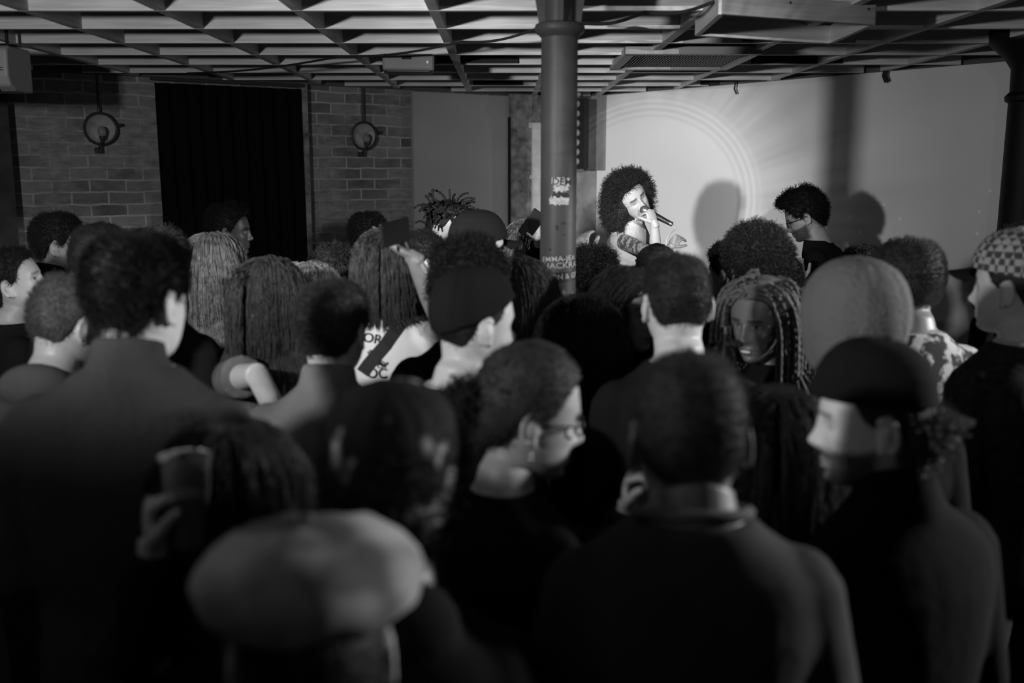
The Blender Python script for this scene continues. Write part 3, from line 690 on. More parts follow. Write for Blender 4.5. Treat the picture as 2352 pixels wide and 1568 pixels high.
        for i in range(1, k):
            d = d * .72 + down * .42; d /= np.linalg.norm(d, axis=1)[:, None]
            sw = np.stack([np.sin(ph + i * .75), np.cos(ph * 1.3 + i * .75), 0 * ph], 1) * wv
            p = keep(p + (d + sw) * (L / (k - 1))[:, None]); out_.append(p.copy())
        pa = np.stack(out_, 1); emit(*join((V, F), strands_mesh(pa, rng.uniform(.0007, .0015, n) * st.get('rf', 1), 3, .5)))
    elif kind in ('braids', 'dreads'):
        n = st.get('n', 110); V, F, D, m = shell(.008, .008, .010, .006, lump=.001, lf=200, seed=seed, long=(kind == 'braids'))
        emit(V, F, 'scalp_hair')
        P, N_ = sample_roots(V, D, m, n, rng, .6, V[:, 2] > (.02 if kind == 'braids' else .0))
        k = 60 if kind == 'braids' else 16
        if kind == 'braids':
            side = np.where(P[:, 0:1] + .02 > 0, 1.0, -1.0); d = N_ * .3 + np.concatenate([side * .9, -.2 - 3 * np.clip(P[:, 1:2], 0, .1), np.zeros((n, 1))], 1)
            L = st.get('L', .45) * rng.uniform(.7, 1.1, n); lay = rng.uniform(1.06, 1.26, n); layb = rng.uniform(1.02, 1.16, n)
        else:
            d = N_ * .8 + rng.normal(size=(n, 3)) * .5 + np.array((0, .15, .3)); L = st.get('L', .09) * rng.uniform(.6, 1.25, n); lay = np.full(n, 1.06)
        d /= np.linalg.norm(d, axis=1)[:, None]; p = P.copy(); out_ = [p.copy()]; g = .16 if kind == 'braids' else st.get('g', .10)
        for i in range(1, k):
            d = d * (1 - g * .5) + down * g; d /= np.linalg.norm(d, axis=1)[:, None]; p = p + d * (L / (k - 1))[:, None]; p = inhead(p, lay)
            if kind == 'braids':
                fr = (p[:, 1] > .045) & (p[:, 2] < .06) & (np.abs(p[:, 0]) < .074); p[:, 0] = np.where(fr, np.sign(p[:, 0] + .02) * .076, p[:, 0]); p[:, 1] = np.where(fr, np.minimum(p[:, 1], .06), p[:, 1]); p = inbody(p, layb)
            out_.append(p.copy())
        pa = np.stack(out_, 1); r0 = st.get('r', .0050)
        for q in range(n):                                   # each braid or lock is a piece of its own
            rr = r0 * (1 + .28 * np.sin(np.arange(k) * (2.1 if kind == 'braids' else 1.9)))
            Vq, Fq = strands_mesh(pa[q:q + 1], rr[None, :], 7, .65)
            if q < 100: emit(Vq, Fq, 'braid' if kind == 'braids' else 'hair_lock')
    elif kind == 'tied':
        V, F, D, m = shell(.012, .009, .012, .010, lump=.0010, lf=60, seed=seed)
        n = st.get('n', 2600); P, N_ = sample_roots(V, D, m, n, rng, .45); bun = np.array(st.get('bun', (0, -.115, .01)))
        d = bun - P; d /= np.linalg.norm(d, axis=1)[:, None]; out_ = [P.copy()]; p = P.copy(); lay = rng.uniform(1.10, 1.15, n); L = rng.uniform(.06, .14, n)
        for i in range(1, 9):
            d = bun - p; dl = np.linalg.norm(d, axis=1)[:, None]; d /= dl + 1e-6; p = inhead(p + d * np.minimum((L / 8)[:, None], dl * .5), lay); out_.append(p.copy())
        emit(*join((V, F), strands_mesh(np.stack(out_, 1), np.full(n, .0013), 3, .5)))
        nb = 900; th = rng.normal(size=(nb, 3)); th /= np.linalg.norm(th, axis=1)[:, None]; r_ = st.get('bunr', .032); bp_ = bun + np.array((0, -r_ * .5, 0)) + th * r_ * .8
        L2 = st.get('tail', 0)
        if L2:
            n3 = 900; rt = bun + rng.normal(size=(n3, 3)) * .012; p = rt.copy(); d = np.array((0, -1.0, .25)) + rng.normal(size=(n3, 3)) * .18; out_ = [p.copy()]; layb = rng.uniform(1.0, 1.12, n3)
            for i in range(1, 16):
                d = d * .75 + down * .35; d /= np.linalg.norm(d, axis=1)[:, None]; p = inbody(inhead(p + d * L2 / 15, 1.12), layb); out_.append(p.copy())
            emit(*strands_mesh(np.stack(out_, 1), np.full(n3, .0019), 3, .4), name='ponytail')
        else:
            pa = grow(bp_, th, np.full(nb, .04), 9, rng, out=.1, wob=.9, curl=.9, cfreq=.8); V2 = MB().ell(bun + np.array((0, -r_ * .5, 0)), (r_, r_, r_), n=20, m=12)
            emit(*join((np.array(V2.v), np.array([f for f in V2.f if len(f) == 4])), strands_mesh(pa, np.full(nb, .0015), 3, .6)), name='hair_bun')
    return parts

def head_shell_fn(off, zmin, zmax=.126, nt=64, nz=24, bulge=None, thick=.004):
    """hat crown following the skull from height plane zmin(y) up"""
    V = []; F = []
    for side in (0, 1):
        for j in range(nz + 1):
            for i in range(nt):
                t = 2 * math.pi * i / nt - math.pi; s, c = math.sin(t), math.cos(t)
                y0 = .09 * c; zz = zmin(y0) + (zmax - .0005 - zmin(y0)) * (1 - (1 - j / nz) ** 1.6)
                x, y, z = head_point(np.array([t]), np.array([zz]), 0, False); p = np.array((x[0], y[0], z[0])); D = unit(p - np.array((0, -.008, .01)))
                o = off * (1 - .0) + (bulge(p, D, j / nz) if bulge else 0) - side * thick
                V.append(p + D * o)
    n = nt; h = (nz + 1) * n
    for side in (0, 1):
        for j in range(nz):
            for k in range(n):
                f = (j * n + k, j * n + (k + 1) % n, (j + 1) * n + (k + 1) % n, (j + 1) * n + k); f = tuple(a + side * h for a in f); F.append(f if side == 0 else f[::-1])
        top = tuple(nz * n + k + side * h for k in range(n)); F.append(top if side == 0 else top[::-1])
    for k in range(n): F.append((k + h, (k + 1) % n + h, (k + 1) % n, k))
    return np.array(V), F
def make_hat(spec, R, H, sc, root):
    kind = spec['k']; m = spec['m']; q = np.array(spec.get('rot') if spec.get('rot') is not None else np.eye(3)); RR = R @ q
    def emit(V, F, name, mm=m, parent=root, smooth=True):
        o = mesh_obj(name, np.asarray(V) * sc @ RR.T + H, F, mm, parent, smooth); return o
    if kind == 'cap':
        zf = lambda y: .040 + .20 * max(y, 0) - .25 * min(y + .02, 0) * 0
        V, F = head_shell_fn(.016, lambda y: .028 + .28 * (y + .09) * .5, bulge=lambda p, D, u: .010 * max(D[2], 0) ** 2 + spec.get('puff', 0) * max(D[2], 0))
        cap = emit(V, F, 'cap'); s = 1
        # brim: curved plate out of the front (+Y), flipped by spec['rot'] for a cap worn backwards
        V = []; F = []; nx, ny = 16, 8
        for side in (0, 1):
            for j in range(ny + 1):
                for i in range(nx + 1):
                    a = (i / nx - .5) * 2; x = a * (.072 - .012 * (j / ny) ** 2); y = .070 + .028 * math.sqrt(max(0, 1 - (a * .98) ** 2)) + (j / ny) * .068 * math.sqrt(max(0.0, 1 - (a * .93) ** 2)); z = .052 - .020 * a * a - .012 * j / ny - side * .003
                    V.append((x, y, z))
        w = (nx + 1); h = w * (ny + 1)
        for side in (0, 1):
            for j in range(ny):
                for i in range(nx):
                    f = tuple(a + side * h for a in (j * w + i, j * w + i + 1, (j + 1) * w + i + 1, (j + 1) * w + i)); F.append(f if side == 0 else f[::-1])
        for i in range(nx): F.append((i, i + h, i + 1 + h, i + 1)); b = ny * w + i; F.append((b, b + 1, b + 1 + h, b + h))
        for j in range(ny): a = j * w; F.append((a, a + w, a + w + h, a + h)); b = a + nx; F.append((b, b + h, b + w + h, b + w))
        br = emit(V, F, 'brim', mm=spec.get('bm', m), parent=cap)
        o = MB().ell((0, -.010, .152 + spec.get('puff', 0)), (.007, .007, .005)); emit(o.v, o.f, 'button', parent=cap)
    elif kind == 'beanie':
        V, F = head_shell_fn(spec.get('off', .014), lambda y: spec.get('z0', .0) + .5 * y, bulge=lambda p, D, u: spec.get('puff', .02) * max(D[2], 0) ** 1.2 + spec.get('wide', 0) * u * (1 - D[2] ** 2) + .0015 * math.sin(math.atan2(p[0], p[1]) * 60))
        cap = emit(V, F, spec.get('name', 'beanie'))
        if spec.get('cuff', True):
            V, F = head_shell_fn(spec.get('off', .014) + .006, lambda y: spec.get('z0', .0) + .5 * y - .004, nz=6, zmax=.05 + spec.get('z0', 0), bulge=None, thick=.008)
    elif kind == 'flatcap':
        # broad soft crown pushed forward over a small stiff peak
        V = []; F = []; nt, nz = 64, 20
        prof = [(0.0, .078), (.3, .086), (.6, .1), (.85, .122), (1.0, .136), (1.06, .120), (.98, .135)]
        rs = [.0, .35, .65, .88, 1.0, 1.05, 1.0, .90, .82]; zs = [.150, .147, .138, .122, .104, .088, .070, .058, .050]
        for r, z in zip(rs, zs):
            for i in range(nt):
                t = 2 * math.pi * i / nt; x = .122 * r * math.sin(t); y = .132 * r * math.cos(t) + .012
                zz = z - .10 * max(y, 0) * (1 if z > .08 else .3) + .0035 * math.sin(3 * t + z * 80) * r + .05 * min(y, 0) * (0 if z > .08 else 1) + .004 * math.sin(x * 60) * math.cos(y * 55)
                V.append((x, y, zz))
        for j in range(len(rs) - 1): F += [(j * nt + k, j * nt + (k + 1) % nt, (j + 1) * nt + (k + 1) % nt, (j + 1) * nt + k) for k in range(nt)]
        F.append(tuple((len(rs) - 1) * nt + k for k in range(nt)))
        cap = emit(V, F, 'flat_cap')
        V = []; F = []; nx, ny = 14, 5
        for side in (0, 1):
            for j in range(ny + 1):
                for i in range(nx + 1):
                    a = (i / nx - .5) * 2; V.append((a * .075, .085 + .02 * (1 - a * a) + (j / ny) * .055 * math.sqrt(max(0, 1 - (a * .95) ** 2)), .052 - .012 * j / ny - .018 * a * a - side * .004))
        w = nx + 1; h = w * (ny + 1)
        for side in (0, 1):
            for j in range(ny):
                for i in range(nx):
                    f = tuple(a + side * h for a in (j * w + i, j * w + i + 1, (j + 1) * w + i + 1, (j + 1) * w + i)); F.append(f if side == 0 else f[::-1])
        for i in range(nx): b = ny * w + i; F.append((b, b + 1, b + 1 + h, b + h))
        emit(V, F, 'peak', parent=cap)
        o = MB().ell((0, .012, .151), (.008, .008, .004)); emit(o.v, o.f, 'button', parent=cap)
    elif kind == 'headscarf':
        V, F = head_shell_fn(.030, lambda y: .00 + .35 * y, bulge=lambda p, D, u: .006 * math.sin(p[0] * 90 + p[2] * 70) + spec.get('puff', .01) * max(D[2], 0)); cap = emit(V, F, 'headscarf')
        o = MB()
        for a in (-.5, .5): o.tube([(0, .085, .10), (.04 * a, .10, .135), (.10 * a, .09, .15), (.11 * a, .07, .12)], [.012, .018, .02, .008], 10)
        emit(o.v, o.f, 'knot', parent=cap)
    return cap
def glasses(R, H, sc, root, m):
    g = MB()
    for s in (-1, 1):
        g.tube([(s * .031 + .024 * math.cos(a), .0895 - .10 * abs(s * .031 + .024 * math.cos(a)) ** 1.0 * .1, -.002 + .019 * math.sin(a)) for a in np.linspace(0, 2 * math.pi, 25)], .0022, 6, False)
        g.tube([(s * .055, .088, .004), (s * .076, .070, .006), (s * .084, .02, .002), (s * .085, -.015, .000), (s * .083, -.032, -.02)], .0022, 6)
    g.tube([(-.008, .093, .004), (0, .0965, .006), (.008, .093, .004)], .0022, 6)
    return mesh_obj('glasses', np.array(g.v) * sc @ R.T + H, g.f, m, root)

TORSO = np.array([(-.06, .060, .060), (0, .078, .066), (.045, .115, .076), (.085, .156, .086), (.13, .184, .098), (.24, .184, .112), (.42, .162, .114), (.64, .146, .102), (.85, .164, .110), (1.0, .170, .114), (1.09, .140, .100), (1.12, .05, .04)])
SHOE = None
def shoe_mesh():
    global SHOE
    if SHOE is None:
        m = MB(); V = []; n = 20
        secs = [(-.085, .028, .075, 0), (-.075, .036, .085, 0), (-.03, .038, .080, 0), (.02, .040, .065, 0), (.08, .046, .048, 0), (.135, .042, .038, 0), (.165, .024, .026, 0)]
        for y, w, h, _ in secs:
            for k in range(n):
                a = 2 * math.pi * k / n; V.append((w * math.cos(a), y, max(0.0, h * .5 + h * .55 * math.sin(a))))
        F = [(i * n + k, i * n + (k + 1) % n, (i + 1) * n + (k + 1) % n, (i + 1) * n + k) for i in range(len(secs) - 1) for k in range(n)] + [tuple(range(n - 1, -1, -1)), tuple((len(secs) - 1) * n + k for k in range(n))]
        me = bpy.data.meshes.new('shoe'); me.from_pydata(V, [], F); me.shade_smooth(); me.materials.append(mat('shoe_black', .02, .5)); SHOE = me
    return SHOE
def cloth_mat(name, v, noise=.12, nscale=12, bump=.35, bscale=14, rough=.95, sheen=0): return mat(name, v, rough, noise=noise, nscale=nscale, bump=bump, bscale=bscale, spec=.08, sheen=sheen)
TROUSER = None
PEOPLE = []
def person(label, px, yaw=0, pitch=0, roll=0, body=None, lean=(0, 0), hair=None, hv=.02, skin=.35, top=None, sleeve='long', w=1.0, sc=1.0, vox=.0055, ground=0.0,
           hat=None, spec=None, neckdrop=0.0, beard=0, eyes='closed', brow=.6, lip=.5, arms=None, seed=None, fem=0, collar=None, offs=.012, scalp=0.0, topname='shirt', hands=None, trunk=None):
    """px=(x, y, zc): pixel of the skull centre and optical depth; yaw 0 faces the stage, 90 right, -90 left, 180 the camera"""
    seed = seed if seed is not None else len(PEOPLE) + 3
    H = at(*px); body = yaw * .4 if body is None else body
    R = Rz(-yaw) @ Rx(-pitch) @ Ry(roll); Bt = Rz(-body)
    # the body hangs from the neck; lean=(right, forward) metres between pelvis and neck base
    B = H + R @ np.array((0, -.025, -.075)) * sc + Bt @ np.array((0, -.030, -.068 - neckdrop)) * sc
    total = H[2] + .125 * sc - ground; hipz = ground + .505 * total + (0 if not lean[1] else -.02)
    Pel = B - Bt @ np.array((lean[0], lean[1], 0)); Pel[2] = hipz
    ps = max(.86, min(1.08, total / 1.76))
    root = empty('person', (Pel[0], Pel[1], ground), 0); tag(root, label, 'person', None); PEOPLE.append(root)
    O = np.array((Pel[0], Pel[1], ground)); Hh = H - O; Bh = B - O; Ph = Pel - O
    def ring_pts(t): 
        c = Bh + (Ph - Bh) * t; 
        c = c + Bt @ np.array((0, -.018 * math.sin(math.pi * min(max(t, 0), 1)), 0)); return c
    def torso(mb, t0, t1, off, n=28, scale=1.0, capn=True):
        ts = [t for t in np.linspace(t0, t1, int(max(6, (t1 - t0) * 26)))]; V = []
        for t in ts:
            hw = np.interp(t, TORSO[:, 0], TORSO[:, 1]) * w * ps * (1 - .10 * fem) + off; hd = np.interp(t, TORSO[:, 0], TORSO[:, 2]) * ps * (1 - .08 * fem) * (.5 + .5 * w) + off
            c = ring_pts(t)
            for k in range(n):
                a = 2 * math.pi * k / n; ex = .85; x = hw * np.sign(math.cos(a)) * abs(math.cos(a)) ** ex; y = hd * np.sign(math.sin(a)) * abs(math.sin(a)) ** ex
                if fem and y > 0: y += .028 * fem * G(t, .30, .10) * G(abs(x), .075, .05)
                V.append(c + Bt @ np.array((x, y, 0)))
        F = [(i * n + k, (i + 1) * n + k, (i + 1) * n + (k + 1) % n, i * n + (k + 1) % n) for i in range(len(ts) - 1) for k in range(n)] + [tuple(range(n)), tuple((len(ts) - 1) * n + k for k in range(n - 1, -1, -1))]
        mb.add(V, F)
    up = unit(Bh - Ph); sh = {}
    arms = arms or {}
    for s in (-1, 1):
        S_ = ring_pts(.155) + Bt @ np.array((s * (.152 * w * ps * (1 - .08 * fem)), -.005, .0))
        a = arms.get(s, {}); E = S_ + Bt @ (np.array(a.get('e', (s * .045, -.03, -.275))) * ps); Wr = E + Bt @ (np.array(a.get('w', (-s * .02, .11, -.215))) * ps)
        if 'W' in a: Wr = np.array(a['W']) - O
        if 'E' in a: E = np.array(a['E']) - O
        sh[s] = (S_, E, Wr, a)
    # body: head, neck, trunk, arms, hands, legs fused into one surface
    mb = MB(); head_parts(mb, R, Hh, fem, sc)
    n0 = Hh + R @ np.array((0, -.022, -.02)) * sc; n1 = Hh + R @ np.array((0, -.020, -.085)) * sc; nr = (.059 - .010 * fem) * sc
    n2 = Bh + Bt @ np.array((0, .012, .035)); mb.tube([n0, n1, n2, Bh - up * .03], [nr * 1.05, nr, nr * 1.03, nr * 1.25], 24)
    torso(mb, -.02, 1.10, 0.0)
    for s, (S_, E, Wr, a) in sh.items():
        k_ = ps * (1 - .10 * fem)
        mb.ell(S_ + np.array((0, 0, -.005)), (.052 * k_,) * 3)
        mb.tube([S_, S_ * .6 + E * .4, E, E * .6 + Wr * .4, Wr], [.054 * k_, .047 * k_, .038 * k_, .036 * k_, .025 * k_], 16)
        d = a.get('d', None); d = unit(Wr - E) if d is None else unit(Bt @ np.array(d)) if not a.get('world') else unit(d)
        nrm = a.get('n', (-s, 0, 0)); nrm = Bt @ np.array(nrm) if not a.get('world') else np.array(nrm)
        hand(mb, Wr, d, nrm, a.get('curl', .35), s, .95 * k_)
        sh[s] = (S_, E, Wr, dict(a, dirw=d, nw=nrm))
    ank = {}
    for s in (-1, 1):
        hp = Ph + Bt @ np.array((s * .085 * ps, 0, -.02)); an = np.array((Ph[0], Ph[1], .085)) + Bt @ np.array((s * .10, .0, 0)); kn = (hp + an) / 2 + Bt @ np.array((0, .02, .02))
        mb.tube([hp, hp * .5 + kn * .5, kn, kn * .5 + an * .5, an], [.088 * ps, .078 * ps, .056 * ps, .052 * ps, .038 * ps], 16); ank[s] = (hp, kn, an)
        mb.tube([an, an + Bt @ np.array((0, .03, -.045)), an + Bt @ np.array((0, .12, -.06))], [.036, .034, .024], 12)
    bo = remeshed(mb, 'body', vox, SKIN, root, 1, .4)
    paint(bo, R, Hh, sc, skin, beard=beard, eyes=eyes, brow=brow, lip=lip, scalp=scalp)
    # upper garment
    tm = top or cloth_mat('black_jersey', .012)
    if trunk != 'none':
        cb = MB(); torso(cb, -.015 + (0 if collar != 'wide' else .03), 1.02, offs)
        for s, (S_, E, Wr, a) in sh.items():
            k_ = ps * (1 - .10 * fem); cb.ell(S_ + np.array((0, 0, -.003)), (.053 * k_ + offs,) * 3)
            if sleeve == 'long': cb.tube([S_, S_ * .6 + E * .4, E, E * .6 + Wr * .4, Wr * .97 + E * .03], [.058 * k_ + offs, .054 * k_ + offs, .046 * k_ + offs, .042 * k_ + offs, .034 * k_ + offs], 16)
            elif sleeve == 'short': cb.tube([S_, S_ * .75 + E * .25, S_ * .42 + E * .58], [.058 * k_ + offs, .058 * k_ + offs, .060 * k_ + offs], 16)
            elif sleeve == 'none': pass
        if collar == 'high': cb.tube([Bh - up * .01, Bh + up * .022, n2 + np.array((0, 0, .030))], [.085, .074, .066], 24)
        if collar == 'hood': cb.ell(Bh + Bt @ np.array((0, -.055, .0)), (.095, .055, .06)); cb.tube([Bh - up * .01, Bh + up * .03], [.088, .080], 24)
        to = remeshed(cb, topname, .009, tm, root, 4, .6)
        if collar == 'ringer':
            rg = MB(); c = Bh + up * .018
            for dz, rr in ((0.0, 1.0),): rg.tube([c + Bt @ np.array((.082 * math.cos(a), .070 * math.sin(a) + .004, -.006 + .016 * -math.sin(a) - dz)) for a in np.linspace(0, 2 * math.pi, 33)], .0085, 8, False)
            mesh_obj('neckband', rg.v, rg.f, mat('neckband_cloth', .09, .9), to)
    # trousers and shoes
    tb = MB(); torso(tb, .86, 1.11, .010)
    for s in (-1, 1):
        hp, kn, an = ank[s]; tb.tube([hp, hp * .5 + kn * .5, kn, kn * .5 + an * .5, an + np.array((0, 0, -.015))], [.100 * ps, .092 * ps, .074 * ps, .070 * ps, .062 * ps], 16)
    remeshed(tb, 'trousers', .014, cloth_mat('dark_denim', .02), root, 2, .5)
    for s in (-1, 1):
        so = bpy.data.objects.new('shoe', shoe_mesh()); COL.objects.link(so); so.parent = root
        an = ank[s][2]; so.location = (an[0], an[1], .0); so.rotation_euler = (0, 0, math.radians(-body))
    if hair: 
        for hs in (hair if isinstance(hair, list) else [hair]): make_hair(hs, R, Hh, Bh, body, sc, root, seed, hs.get('v', hv))
    if hat: make_hat(hat, R, Hh, sc, root)
    if spec: glasses(R, Hh, sc, root, mat('spectacle_frame', .01, .2))
    return dict(root=root, R=R, H=H, B=B, O=O, Bt=Bt, sh={s: (a + O, b + O, c + O, d) for s, (a, b, c, d) in sh.items()}, Pel=Pel, sc=sc, body=bo)
def wp(P, v): return P['H'] + P['R'] @ np.array(v) * P['sc']

# ================================================================ THE PEOPLE IN THE ROOM
STG = .30
CL = cloth_mat
KNIT_D = CL('charcoal_knit', .045, bump=.5, bscale=60); KNIT_G = CL('grey_knit', .17, bump=.5, bscale=70); BLK = CL('black_jersey', .012); BLK2 = CL('black_jacket', .008, bump=.6, bscale=9)
def check_mat():
    m = bpy.data.materials.new('checked_cloth'); m.use_nodes = True; nt = m.node_tree; b = nt.nodes['Principled BSDF']; b.inputs['Roughness'].default_value = .9
    c = nt.nodes.new('ShaderNodeTexChecker'); c.inputs['Scale'].default_value = 58; c.inputs[1].default_value = (.34, .34, .34, 1); c.inputs[2].default_value = (.05, .05, .05, 1)
    tc = nt.nodes.new('ShaderNodeTexCoord'); nt.links.new(tc.outputs['Object'], c.inputs[0]); nt.links.new(c.outputs[0], b.inputs['Base Color']); return m
def blotch_mat(name, lo, hi, sc, th=.55, w=.06, det=2.0):
    m = bpy.data.materials.new(name); m.use_nodes = True; nt = m.node_tree; b = nt.nodes['Principled BSDF']; b.inputs['Roughness'].default_value = .85; b.inputs['Specular IOR Level'].default_value = .2
    tc = nt.nodes.new('ShaderNodeTexCoord'); n = nt.nodes.new('ShaderNodeTexNoise'); n.inputs['Scale'].default_value = sc; n.inputs['Detail'].default_value = det; nt.links.new(tc.outputs['Object'], n.inputs[0])
    r = nt.nodes.new('ShaderNodeMapRange'); r.inputs[1].default_value = th - w; r.inputs[2].default_value = th + w; r.inputs[3].default_value = lo; r.inputs[4].default_value = hi
    nt.links.new(n.outputs[0], r.inputs[0]); nt.links.new(r.outputs[0], b.inputs['Base Color']); return m
CHECK = check_mat(); PATTERN = blotch_mat('patterned_shirt_cloth', .03, .42, 26, .5, .05); SCARF = blotch_mat('scarf_cloth', .012, .75, 11, .62, .04); CAMO = blotch_mat('mottled_wool', .10, .42, 9, .5, .12)

# --- far row and stage
P4 = person('man with short dark hair in profile, second from left by the bricks', (140, 565, 4.2), w=0.95, yaw=72, pitch=2, hair=dict(k='short', t=.014), skin=.28, top=BLK2, collar='high', eyes='open', body=30)
P3 = person('man at the left edge looking up to the right, chin raised', (40, 652, 3.7), w=0.92, yaw=80, pitch=-16, hair=dict(k='short', t=.012), skin=.45, top=BLK, eyes='open', body=50)
P5 = person('man with dark cropped hair and bright nape, half hidden by the tall man at left', (236, 608, 3.2), w=0.9, yaw=15, hair=dict(k='buzz', t=.010), skin=.5, top=BLK)
P2 = person('person whose fuzzy hair shows just right of the tall man\'s head', (366, 622, 3.02), w=0.86, yaw=10, hair=dict(k='curly', t=.012, f=.5, n=3000), hv=.05, top=BLK)
P1 = person('tall man in charcoal jumper seen from behind, large at left, dark hair over bare nape', (322, 694, 1.93), neckdrop=-.012, yaw=20, body=4, hair=dict(k='short', t=.013, f=.75, n=7500), hv=.014, skin=.70, top=KNIT_D, collar='high', w=1.08, vox=.0042)
P6 = person('short man with cropped hair, in front of the man looking up at left', (163, 748, 2.55), yaw=35, pitch=14, hair=dict(k='buzz', t=.006, f=1.6), hv=.045, skin=.30, top=CL('rumpled_shirt', .06, bump=.9, bscale=10), collar='hood', body=15)
P7 = person('woman with long blonde hair in front of the black curtain', (497, 618, 3.75), w=0.92, yaw=18, hair=dict(k='long', L=.40, n=2600, wave=.16), hv=.34, skin=.42, top=BLK, fem=1)
P8 = person('dim person in profile against the black curtain, face turned right', (531, 532, 5.0), yaw=85, hair=dict(k='short'), hv=.006, skin=.04, top=BLK, eyes='open')
P9 = person('woman in a printed T-shirt with long dark hair and one bare arm out', (622, 692, 3.06), w=0.9, yaw=12, hair=dict(k='long', L=.30, n=2600, wave=.10), hv=.045, skin=.48, fem=1, sleeve='short', top=blotch_mat('printed_tee', .03, .12, 7, .5, .1),
            arms={-1: dict(E=at(590, 860, 2.72), W=at(655, 985, 2.78), curl=.8)})
P10 = person('woman with loose light wavy hair between the dark-haired woman and the grey jumper', (716, 690, 3.5), w=0.85, yaw=25, hair=dict(k='long', L=.34, n=2300, wave=.42), hv=.26, skin=.45, fem=1, top=BLK)
P12 = person('person with tight curly hair standing behind the man in the grey jumper', (772, 650, 3.95), w=0.85, yaw=10, hair=dict(k='curly', t=.022, f=.8), hv=.05, top=BLK)
P11 = person('man in grey high-necked jumper seen from behind, left of the printed white shirt', (767, 762, 2.55), yaw=16, body=4, hair=dict(k='buzz', t=.010, f=1.5, n=8000), hv=.035, skin=.40, top=KNIT_G, collar='high', w=1.04, vox=.0045)
P13 = person('man with cap of dark hair by the brick wall, hand at his cheek', (850, 546, 5.3), w=0.9, yaw=55, hair=dict(k='short', t=.012), skin=.30, top=BLK, arms={1: dict(E=at(850, 640, 5.1), W=at(868, 575, 5.1), curl=.5)})
P14 = person('long-haired person in a white printed shirt holding up a phone', (886, 622, 3.22), w=0.95, yaw=-5, body=4, hair=dict(k='long', L=.19, n=2600), hv=.06, skin=.18, sleeve='short', top=CL('white_cotton', .62, noise=.05), fem=.6,
             arms={1: dict(E=at(1012, 735, 3.12), W=at(950, 592, 3.05), world=True, d=(-1, .1, .55), n=(.3, .2, 1), curl=1.2)})
P15 = person('man with short upright dreadlocks in front of the pale wall panel', (1029, 524, 4.95), yaw=118, pitch=10, hair=dict(k='dreads', n=78, L=.085, r=.0065), hv=.012, skin=.34, eyes='closed', top=BLK, beard=.3)
P16 = person('man with cropped dark hair and pale neck, left of the big fuzzy head', (970, 607, 4.05), w=0.9, yaw=62, hair=dict(k='short', t=.012), hv=.012, skin=.62, top=CL('white_collar', .5), eyes='open')
P17 = person('man in a black baseball cap, peak to the right, just left of the column', (1103, 582, 3.72), w=0.92, yaw=72, hair=dict(k='buzz', t=.003, n=2000), skin=.5, hat=dict(k='cap', m=CL('cap_black', .012, noise=.02), puff=.012), top=BLK, eyes='open')
P18 = person('person with big dark fuzzy hair behind the man in the black cap', (1075, 668, 2.8), w=0.92, yaw=8, hair=dict(k='curly', t=.028, f=.8, n=5000), hv=.022, skin=.4, top=BLK2)
P21 = person('light-haired person behind the column holding up a lit phone', (1216, 574, 4.4), w=0.85, yaw=5, hair=dict(k='long', L=.34, wave=.3), hv=.18, fem=1, skin=.4, top=BLK,
             arms={1: dict(E=at(1252, 620, 4.25), W=at(1238, 555, 4.12), world=True, d=(-.1, 0, 1), n=(-.6, .6, 0), curl=.9)})
P20 = person('woman with long brown hair touching the left side of the column', (1192, 690, 3.12), w=0.84, yaw=2, hair=dict(k='long', L=.36, wave=.12), hv=.07, fem=1, skin=.4, top=BLK)
P19 = person('man in a plain black peakless cap, bare neck and face turned right', (1092, 746, 2.34), yaw=60, pitch=2, body=30, hair=dict(k='buzz', t=.003, n=2500), hv=.012, skin=.52, hat=dict(k='beanie', m=CL('cap_black', .012), z0=.032, puff=.004, off=.010, name='knit_cap'), top=BLK2, eyes='open', vox=.0042, w=1.08)
P22 = person('dark-clothed person right of the column raising one hand', (1362, 648, 4.0), w=0.9, yaw=-10, hair=dict(k='curly', t=.018), hv=.012, skin=.18, top=BLK, arms={-1: dict(E=at(1330, 640, 4.05), W=at(1346, 590, 4.05), world=True, d=(-.25, 0, 1), n=(.6, .6, 0), curl=.7)})
P42 = person('dark long-haired person in front of the foot of the iron column', (1336, 790, 2.78), w=0.78, yaw=10, hair=dict(k='long', L=.34, wave=.25), hv=.012, fem=1, skin=.3, top=BLK)
P23 = person('woman with a light streaked ponytail below the singer', (1507, 634, 4.35), w=0.85, yaw=-15, hair=dict(k='tied', bun=(0, -.10, .06), tail=.22), hv=.02, fem=1, skin=.45, top=BLK)
P25 = person('dark-haired woman facing back towards the camera beside the shaven-headed man', (1446, 716, 3.05), w=0.85, yaw=142, body=120, hair=dict(k='long', L=.36, wave=.25), hv=.018, fem=1, skin=.26, eyes='closed', top=BLK)
P24 = person('man with shaven head and bright bare neck in the middle, seen from behind', (1553, 700, 2.5), w=0.98, yaw=-6, hair=dict(k='buzz', t=.003, n=11000, f=.9), hv=.03, skin=.60, top=BLK, vox=.0040)
P26 = person('person with rounded afro in front of the white backdrop', (1735, 614, 3.55), yaw=-8, hair=dict(k='afro', t=.036, f=.8, n=5200, side=.9), hv=.022, skin=.25, top=BLK)
P26b = person('person with flat-fronted dark hair, left of the rounded afro', (1672, 628, 4.72), w=0.9, yaw=-50, hair=dict(k='short', t=.030, n=6000), hv=.012, skin=.25, top=BLK)
P28 = person('person with small round dark head right of the rounded afro', (1795, 662, 4.3), w=0.88, yaw=8, hair=dict(k='short', t=.012), hv=.016, skin=.4, top=BLK)
P29 = person('person in glasses with cropped hair, below the shoulder of the man on stage', (1982, 634, 4.42), w=0.9, yaw=42, hair=dict(k='short', t=.012), hv=.02, skin=.55, spec=1, top=BLK)
